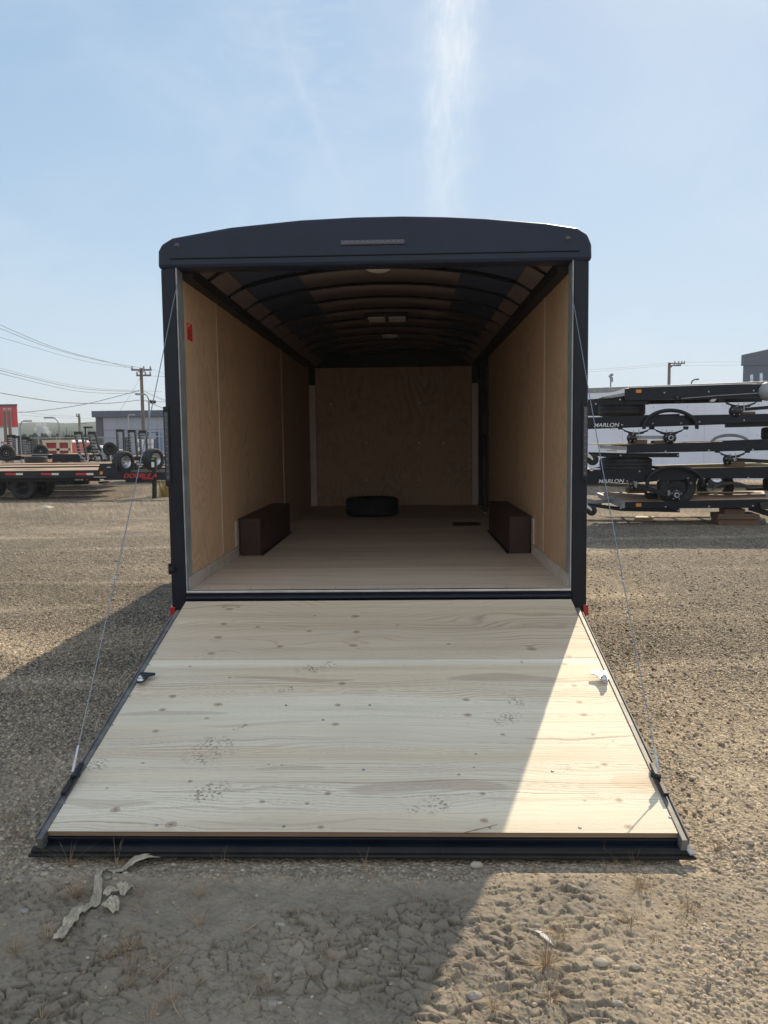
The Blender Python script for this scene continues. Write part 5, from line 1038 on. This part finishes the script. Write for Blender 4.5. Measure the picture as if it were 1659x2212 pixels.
# wooden blocks
def block(pts, o, d, label, m=BLOCK):
    mb = MB(); bp(mb, pts, o, d); c = B(*pts[0], o); b = mb.build('wood_block', m, None, .006, at=c); tag(b, label, 'wood block', 'wooden blocks between the stacked trailers')
block([(465, 885), (608, 885), (608, 925), (465, 925)], .0, .35, 'brown block under the left axle of the lettered upper trailer')
block([(672, 895), (830, 890), (830, 929), (670, 929)], .02, .35, 'brown block under the round hub of the lettered upper trailer')
block([(1378, 644), (1550, 640), (1550, 672), (1378, 672)], .02, .3, 'dark block below the axle of the topmost trailer')
block([(1312, 1078), (1460, 1078), (1460, 1122), (1312, 1122)], .02, .3, 'dark block below the axle of the middle trailer')
block([(440, 1310), (600, 1306), (612, 1352), (440, 1354)], .35, .3, 'dark block on the lowest trailer, left of its winch post')
gz = lambda x, y: B(x, y, 0)[2]
block([(1280, 1492), (1460, 1490), (1460, 1535), (1280, 1536)], .08, .35, 'upper dark block of the pile carrying the lowest trailer')
block([(1228, 1537), (1588, 1537), (1588, 1582), (1228, 1582)], .0, .55, 'long brown timber in the middle of the pile on the gravel')
block([(1230, 1584), (1582, 1584), (1582, 1640), (1232, 1640)], .02, .5, 'long brown timber lying on the gravel under the pile')
p = [atg(1247.5+x/4.032, 730+y/4.032, .04) for x, y in ((495, 1566), (515, 1548), (665, 1554), (650, 1572))]; mb = MB(); mb.prism(p, (0, 0, -.055)); tag(mb.build('loose_board', BOARD, None, .004, at=p[0]), 'short pale board lying on the gravel under the stack', 'board')
# white box trailer behind the stack
a0 = aty(1247.5-60, 0, 20.5); pl = aty(1273, 838, 21.2); pr = aty(1655, 822, 19.2)
dv = (pr-pl); dv[2] = 0; Lh = np.linalg.norm(dv); dv /= Lh; nv = np.array([-dv[1], dv[0], 0]); nv = nv if nv[1] > 0 else -nv
zt = pl[2]; st = pl-dv*2.6; st[2] = 0; LEN = 11.5
WT = empty('box_trailer', st, 'long white enclosed trailer standing behind the stacked trailers', 'trailer')
def wq(u0, u1, z0, z1, o, d, m, name, par, bev=0): mb = MB(); q = [st+dv*u0+nv*o+np.array([0, 0, z0]), st+dv*u1+nv*o+np.array([0, 0, z0]), st+dv*u1+nv*o+np.array([0, 0, z1]), st+dv*u0+nv*o+np.array([0, 0, z1])]; mb.prism(q, nv*d); return mb.build(name, m, par, bev)
for k in range(9): wq(k*1.22+.004, (k+1)*1.22-.004, .42, zt-.16, 0, .03, WHITESKIN, 'side_panel', WT)
wq(.01, 11, .42, zt-.17, .032, 2.4, WHITESKIN, 'body_core', WT)
wq(-.03, 11.03, zt-.158, zt, -.02, 2.5, GREYM, 'roof_rail', WT, .01); wq(-.02, 11, .26, .418, -.02, .10, WHITESKIN, 'skirt_rail', WT, .01)
for u in range(0, 11):
    for z in (.6, 1.1, 1.6, 2.1, 2.5): mb = MB(); mb.lathe([(.0005, .006), (.012, .004), (.015, 0)], mat4(st+dv*(u+.6)+np.array([0, 0, z])-nv*.0, -nv), 8); mb.build('rivet', GREYM, WT)
wq(7.4, 7.6, .78, .86, -.01, .009, LENS, 'name_plate', WT)
for u in (5.6, 6.5): m_ = mat4(st+dv*u+np.array([0, 0, .36])+nv*.05, -nv); mb = MB(); mb.lathe(tyre_prof(.36, .22, .2), m_, 32); w_ = mb.build('wheel', TYRE, WT); mb = MB(); mb.lathe([(.2, .1), (.18, .04), (.08, .07), (.0005, .07)], m_, 24); mb.build('rim', ALU, w_)
# dark equipment partly behind, casting the shade on the ground under the white trailer
# slate building, poles and wires on the right
q = [B.__call__] if False else None
def D(x, y, Y): return aty(1247.5+x/4.032, 730+y/4.032, Y)
SB = empty('slate_building', D(1442, 860, 75)*np.array([1, 1, 0]), 'dark slate-blue building with slim bright windows at the right edge', 'building')
xa, xb = D(1442, 280, 75)[0], D(2600, 280, 75)[0]; z1, z2 = D(1442, 240, 75)[2], D(1442, 145, 75)[2]
mb = MB(); mb.prism([(xa, 75, 0), (xb, 75, 0), (xb, 90, 0), (xa+9, 90, 0)], (0, 0, z1)); mb.build('wall', WALLG, SB)
mb = MB(); mb.prism([(xa, 74.9, z1+.002), (xb, 74.9, z1+.002), (xb, 74.9, z2+(xb-xa)*.2), (xa, 74.9, z2)], (0, .6, 0)); mb.build('parapet', WALLG, SB)
for a, b, c, d in ((1503, 322, 1530, 372), (1586, 308, 1613, 370), (1668, 300, 1695, 368)):
    mb = MB(); mb.prism([D(a, b, 74.97), D(c, b-3, 74.97), D(c, d+40, 74.97), D(a, d+40, 74.97)], (0, .02, 0)); wn_ = mb.build('window', GLASS, SB)
    mb = MB(); mb.prism([D(a, d-12, 74.95), D(c, d-12, 74.95), D(c, d-9, 74.95), D(a, d-9, 74.95)], (0, .015, 0)); mb.build('glazing_bar', GREYM, wn_)
def DD(x, y, Y): return D(x, y, Y)
q = D(800, 215, 80); e = empty('utility_pole', (q[0], 80, 0), 'wooden pole with side arms above the stacked trailers', 'utility pole', 'utility poles along the roads')
mb = MB(); mb.tube([(q[0], 80, 0), q], [.2, .15], 10); mb.build('mast', POLE, e)
for a, b, y in ((800, 935, 222), (812, 900, 241)):
    mb = MB(); mb.beam(D(a, y, 79.8), D(b, y, 79.8), .1, .12); ar = mb.build('crossarm', POLE, e)
    for f in (.35, .6, .8, .97): c = D(a+(b-a)*f, y-2, 79.8); mb = MB(); mb.lathe([(.05, 0), (.08, .08), (.05, .14), (.08, .2), (.0005, .26)], mat4(c), 8); mb.build('insulator', GREYM, ar)
mb = MB(); mb.tube([D(806, 262, 79.8), D(828, 242, 79.8)], .05, 6); mb.build('brace', POLE, e)
wire([(-400, 305), (100, 276), (450, 252), (798, 216)], 60, 80, 'upper overhead wire above the white box trailer', .02, D)
wire([(-400, 322), (100, 296), (450, 268), (798, 238)], 60, 80, 'lower overhead wire above the white box trailer', .02, D)
wire([(935, 212), (1200, 209), (1440, 210)], 80, 76, 'upper wire between right pole and slate building', .018, D)
wire([(900, 241), (1200, 240), (1440, 234)], 80, 76, 'lower wire between right pole and slate building', .018, D)
q = D(290, 315, 90); e = empty('signal_mast', (q[0], 90, 0), 'pale thin mast with small boxes behind the white box trailer', 'mast'); mb = MB(); mb.tube([(q[0], 90, 0), q], .09, 8); mb.build('post', GREYM, e)
for x, y in ((298, 322), (284, 335), (294, 352), (296, 372)): mb = MB(); c = D(x, y, 90); mb.box(c[0]-.14, c[0]+.14, 89.8, 90.1, c[2]-.14, c[2]+.14); mb.build('signal_box', GREYM, e)
H = D(992, 392, 70); e = empty('street_lamp', (H[0], 70, 0), 'dark curved street lamp just above the stack, bending right', 'street lamp', 'street lamps along the road')
mb = MB(); mb.tube([(H[0], 70, 0), D(992, 392, 70), D(1000, 375, 70), D(1015, 365, 70), D(1032, 361, 70)], .06, 8); mb.build('post', SATIN, e); mb = MB(); mb.beam(D(1028, 361, 70), D(1054, 360, 70), .25, .12); mb.build('lamp_head', SATIN, e)

# ------------------------------------------------------------------ foreground odds and ends
def FL(x, y, z=0): return atg(x/1.3272/1.507, (2600+y/1.3272)/1.507, z)
def FR(x, y, z=0): return atg((1250+x/1.3272)/1.507, (2600+y/1.3272)/1.507, z)
GR = MB()
tl = [(FL, x, y, n, h) for x, y, n, h in ((500, 262, 45, .13), (300, 262, 30, .14), (330, 430, 70, .11), (210, 440, 30, .09), (60, 660, 60, .10), (200, 610, 35, .08), (450, 690, 55, .07), (555, 665, 45, .10), (560, 745, 45, .08), (540, 815, 45, .07), (770, 675, 40, .07), (860, 415, 30, .13), (860, 540, 30, .13), (1440, 485, 25, .06), (1430, 715, 45, .08), (1340, 775, 35, .05), (1160, 820, 30, .06), (620, 405, 35, .06), (600, 470, 35, .06), (1600, 340, 14, .11), (1570, 285, 10, .10), (950, 262, 10, .08), (780, 262, 14, .06), (680, 770, 40, .09), (740, 880, 30, .10), (25, 90, 35, .12), (70, 160, 35, .10), (180, 960, 30, .07), (980, 340, 12, .10), (1250, 350, 14, .04), (640, 960, 26, .10), (840, 800, 22, .07))]
tl += [(FR, x, y, n, h) for x, y, n, h in ((1100, 385, 60, .12), (1320, 475, 60, .10), (1065, 535, 50, .09), (770, 600, 45, .09), (700, 740, 70, .13), (720, 860, 40, .10), (480, 905, 40, .08), (660, 300, 16, .06), (965, 300, 14, .07), (1440, 210, 35, .07), (1085, 262, 14, .13), (1380, 160, 30, .06), (1170, 610, 30, .06), (1010, 540, 20, .05), (420, 262, 8, .06), (1300, 560, 25, .05), (560, 690, 20, .05), (950, 255, 9, .09))]
for i, (fn, x, y, n, h) in enumerate(tl):
    p = fn(x, y); blades(GR, (p[0], p[1], gh(p[0], p[1])), int(n*.9), h*1.1, .018, .0018, 1.25, i); blades(GR, (p[0]+.015, p[1]+.01, gh(p[0], p[1])), int(n*.7), h*.45, .05, .0022, 1.5, i+900)
for i in range(60):
    x = random.uniform(-2.2, 2.2); y = random.uniform(-3.35, -2.28); blades(GR, (x, y, gh(x, y)), 5, random.uniform(.03, .09), .02, .0018, 1.1, 400+i)
tag(GR.build('dry_grass', STRAW, None), 'dry straw coloured grass tufts growing from the cracked mud', 'grass', kind='stuff')
# fallen stalks
for i, (fn, pts, lb) in enumerate(((FL, ((660, 815), (700, 765), (775, 700)), 'pale bent straw stalk lying on the cracked mud left of centre'), (FL, ((1045, 960), (1080, 880), (1115, 810)), 'long thin stalk near the bottom edge'), (FL, ((735, 860), (760, 920), (790, 965)), 'curved stalk at the bottom edge, left of centre'), (FL, ((1130, 545), (1080, 580), (1020, 602)), 'dark twig lying on the shaded mud'), (FR, ((335, 160), (400, 145), (490, 122)), 'pale straw lying across the ramp end'), (FR, ((300, 455), (340, 440), (385, 430)), 'thin straw lying by the edge of the shadow'), (FL, ((555, 615), (575, 585), (592, 558)), 'short pale straw pointing up from the mud'))):
    P = []
    for x, y in pts: p = fn(x, y); P.append((p[0], p[1], (gh(p[0], p[1])+.012) if i != 4 else .0))
    if i == 4: P = [tuple(RM @ Vector((*ramp_uv((1250+x/1.3272)/1.507, (2600+y/1.3272)/1.507), .012))) for x, y in pts]
    mb = MB(); mb.tube(P, [.0016, .0022, .0012], 5); tag(mb.build('straw_stalk', STRAW, None, at=P[0]), lb, 'stalk')
# crumpled pale strip
def ribbon(pts, wds, name, label, seed):
    P = [np.array(FL(x, y)) for x, y in pts]; r_ = np.random.default_rng(seed); n = 90; m_ = 13; t_ = np.linspace(0, len(P)-1, n); V = []
    for i, t in enumerate(t_):
        k = min(int(t), len(P)-2); f = t-k; p0, p1, p2, p3 = P[max(k-1, 0)], P[k], P[k+1], P[min(k+2, len(P)-1)]
        c = .5*((2*p1)+(-p0+p2)*f+(2*p0-5*p1+4*p2-p3)*f*f+(-p0+3*p1-3*p2+p3)*f**3); d = (p2-p0)[:2]; d = d/np.linalg.norm(d); s_ = np.array([-d[1], d[0]]); w_ = np.interp(t, range(len(P)), wds)
        for j in range(m_):
            v = (j/(m_-1)-.5); wob = float(fbm(np.array([t*1.3+seed]), np.array([j*.45]), 3, seed)[0]); q = c[:2]+s_*v*w_*(.8+.5*wob); z = .006+.5*w_*abs(math.sin(j*1.15+3*wob+t*.9))*.45+.012*wob+.01*math.sin(t*1.7)
            V.append((q[0], q[1], max(gh(q[0], q[1]), -.02)+z))
    idx = np.arange(n*m_).reshape(n, m_); F = np.stack([idx[:-1, :-1], idx[1:, :-1], idx[1:, 1:], idx[:-1, 1:]], -1).reshape(-1, 4)
    o = np_mesh(name, np.array(V), F, CLOTH); so_ = o.modifiers.new('solid', 'SOLIDIFY'); so_.thickness = .0015; return tag(o, label, 'plastic scrap', 'pale plastic scraps on the mud')
ribbon(((250, 630), (300, 560), (352, 490), (412, 450), (424, 385), (425, 345), (452, 297), (520, 305), (590, 262), (698, 250)), (.034, .038, .036, .034, .028, .020, .024, .036, .040, .006), 'plastic_strip', 'long crumpled pale strip lying on the mud by the ramp corner', 3)
ribbon(((455, 462), (478, 466), (500, 492)), (.045, .065, .02), 'plastic_scrap', 'torn pale scrap lying just right of the crumpled strip', 5)
ribbon(((530, 425), (548, 395), (575, 400)), (.015, .065, .025), 'plastic_scrap', 'pointed pale scrap standing up right of the crumpled strip', 8)
ribbon(((455, 425), (480, 412), (520, 405)), (.03, .035, .02), 'plastic_scrap', 'small brownish scrap between the two larger torn ones', 9)
# feather
P = [np.array(FR(x, y)) for x, y in ((630, 575), (670, 592), (705, 625), (733, 660))]; mb = MB()
for k in range(3): pass
pts = [(p[0], p[1], gh(p[0], p[1])+.014) for p in P]; mb.tube(pts, [.001, .0016, .0016, .0008], 5)
for k in range(40):
    f = .15+.85*k/40; t = f*3; i = min(int(t), 2); g = t-i; c = np.array(pts[i])*(1-g)+np.array(pts[i+1])*g; d = np.array(pts[i+1])-np.array(pts[i]); d /= np.linalg.norm(d); s_ = np.array([-d[1], d[0], 0])
    for sg in (-1, 1):
        l_ = .010*math.sin(math.pi*min(1, f+.08))*(1 if sg > 0 else .6); e_ = c+s_*sg*l_+d*.012; mb.add([c, c+d*.0025, e_+d*.001, e_], [(0, 1, 2, 3)])
tag(mb.build('feather', WHITEP, None, at=pts[0]), 'small white feather lying on the sunlit dirt', 'feather')
def cobble(fn, x, y, r, label, m, seed):
    r *= .8; p = fn(x, y); r_ = np.random.default_rng(seed); V = []; F = []; nu, nv_ = 16, 9; mb = MB()
    for i in range(nv_):
        a = math.pi*i/(nv_-1)
        for j in range(nu):
            b = 2*math.pi*j/nu; k = 1+.16*(float(vnoise(np.array([math.cos(b)*1.4+seed]), np.array([math.sin(b)*1.4+a*1.2]), seed)[0])-.5)*2; V.append((p[0]+r*1.25*k*math.sin(a)*math.cos(b+.4), p[1]+r*.85*k*math.sin(a)*math.sin(b+.4), gh(p[0], p[1])+r*.25+r*.6*k*math.cos(a)))
    for i in range(nv_-1):
        for j in range(nu): F.append((i*nu+j, (i+1)*nu+j, (i+1)*nu+(j+1) % nu, i*nu+(j+1) % nu))
    mb.add(V, F, True); tag(mb.build('stone', m, None, at=p), label, 'stone', 'larger stones on the mud')
for i, (fn, x, y, r, lb, m) in enumerate(((FR, 398, 268, .026, 'pale stone beside the ramp end where shadow meets sun', PALES), (FR, 935, 712, .024, 'smooth pale oval stone on the sunlit dirt', PALES), (FR, 1085, 733, .014, 'small pale stone right of the smooth oval one', PALES), (FL, 1212, 556, .018, 'light stone on the shaded cracked mud', PALES), (FR, 1578, 192, .020, 'pale stone on the gravel right of the ramp', PALES), (FL, 195, 323, .018, 'yellowish stone between ramp corner and crumpled strip', PALES), (FL, 90, 352, .017, 'grey stone at the far left below the ramp corner', STONE), (FL, 200, 268, .017, 'flat grey stone touching the ramp corner', STONE), (FL, 105, 490, .019, 'grey stone at the far left on the cracked mud', STONE), (FL, 1180, 885, .020, 'brown pebble near the bottom centre', STONE), (FR, 1172, 842, .012, 'orange-tinted pebble on the right gravel', BOARD), (FR, 1008, 905, .016, 'dark round pebble near the bottom right', STONE), (FR, 390, 850, .024, 'flat dark stone near the bottom, on the sunlit side', STONE), (FR, 1418, 93, .016, 'brown clod right of the ramp channel', STONE), (FL, 465, 340, .015, 'small grey stone beside the bend of the strip', STONE), (FL, 290, 360, .014, 'small grey stone left of the strip bend', STONE), (FR, 1130, 282, .015, 'pale pebble by the right end of the ramp', PALES), (FL, 750, 262, .012, 'cream pebble against the ramp lip', PALES))):
    cobble(fn, x, y, r, lb, m, i+2)

# ------------------------------------------------------------------ haze
hm = bpy.data.materials.new('haze_air'); hm.use_nodes = True; t = hm.node_tree; t.nodes.remove(t.nodes['Principled BSDF'])
pv = N(t, 'ShaderNodeVolumePrincipled', i_Density=.0006); pv.inputs['Color'].default_value = (.93, .95, .98, 1); t.links.new(pv.outputs[0], t.nodes['Material Output'].inputs['Volume'])
mb = MB(); mb.box(-1200, 1200, -1200, 1200, -4, 40); tag(mb.build('haze', hm, None), kind='stuff')
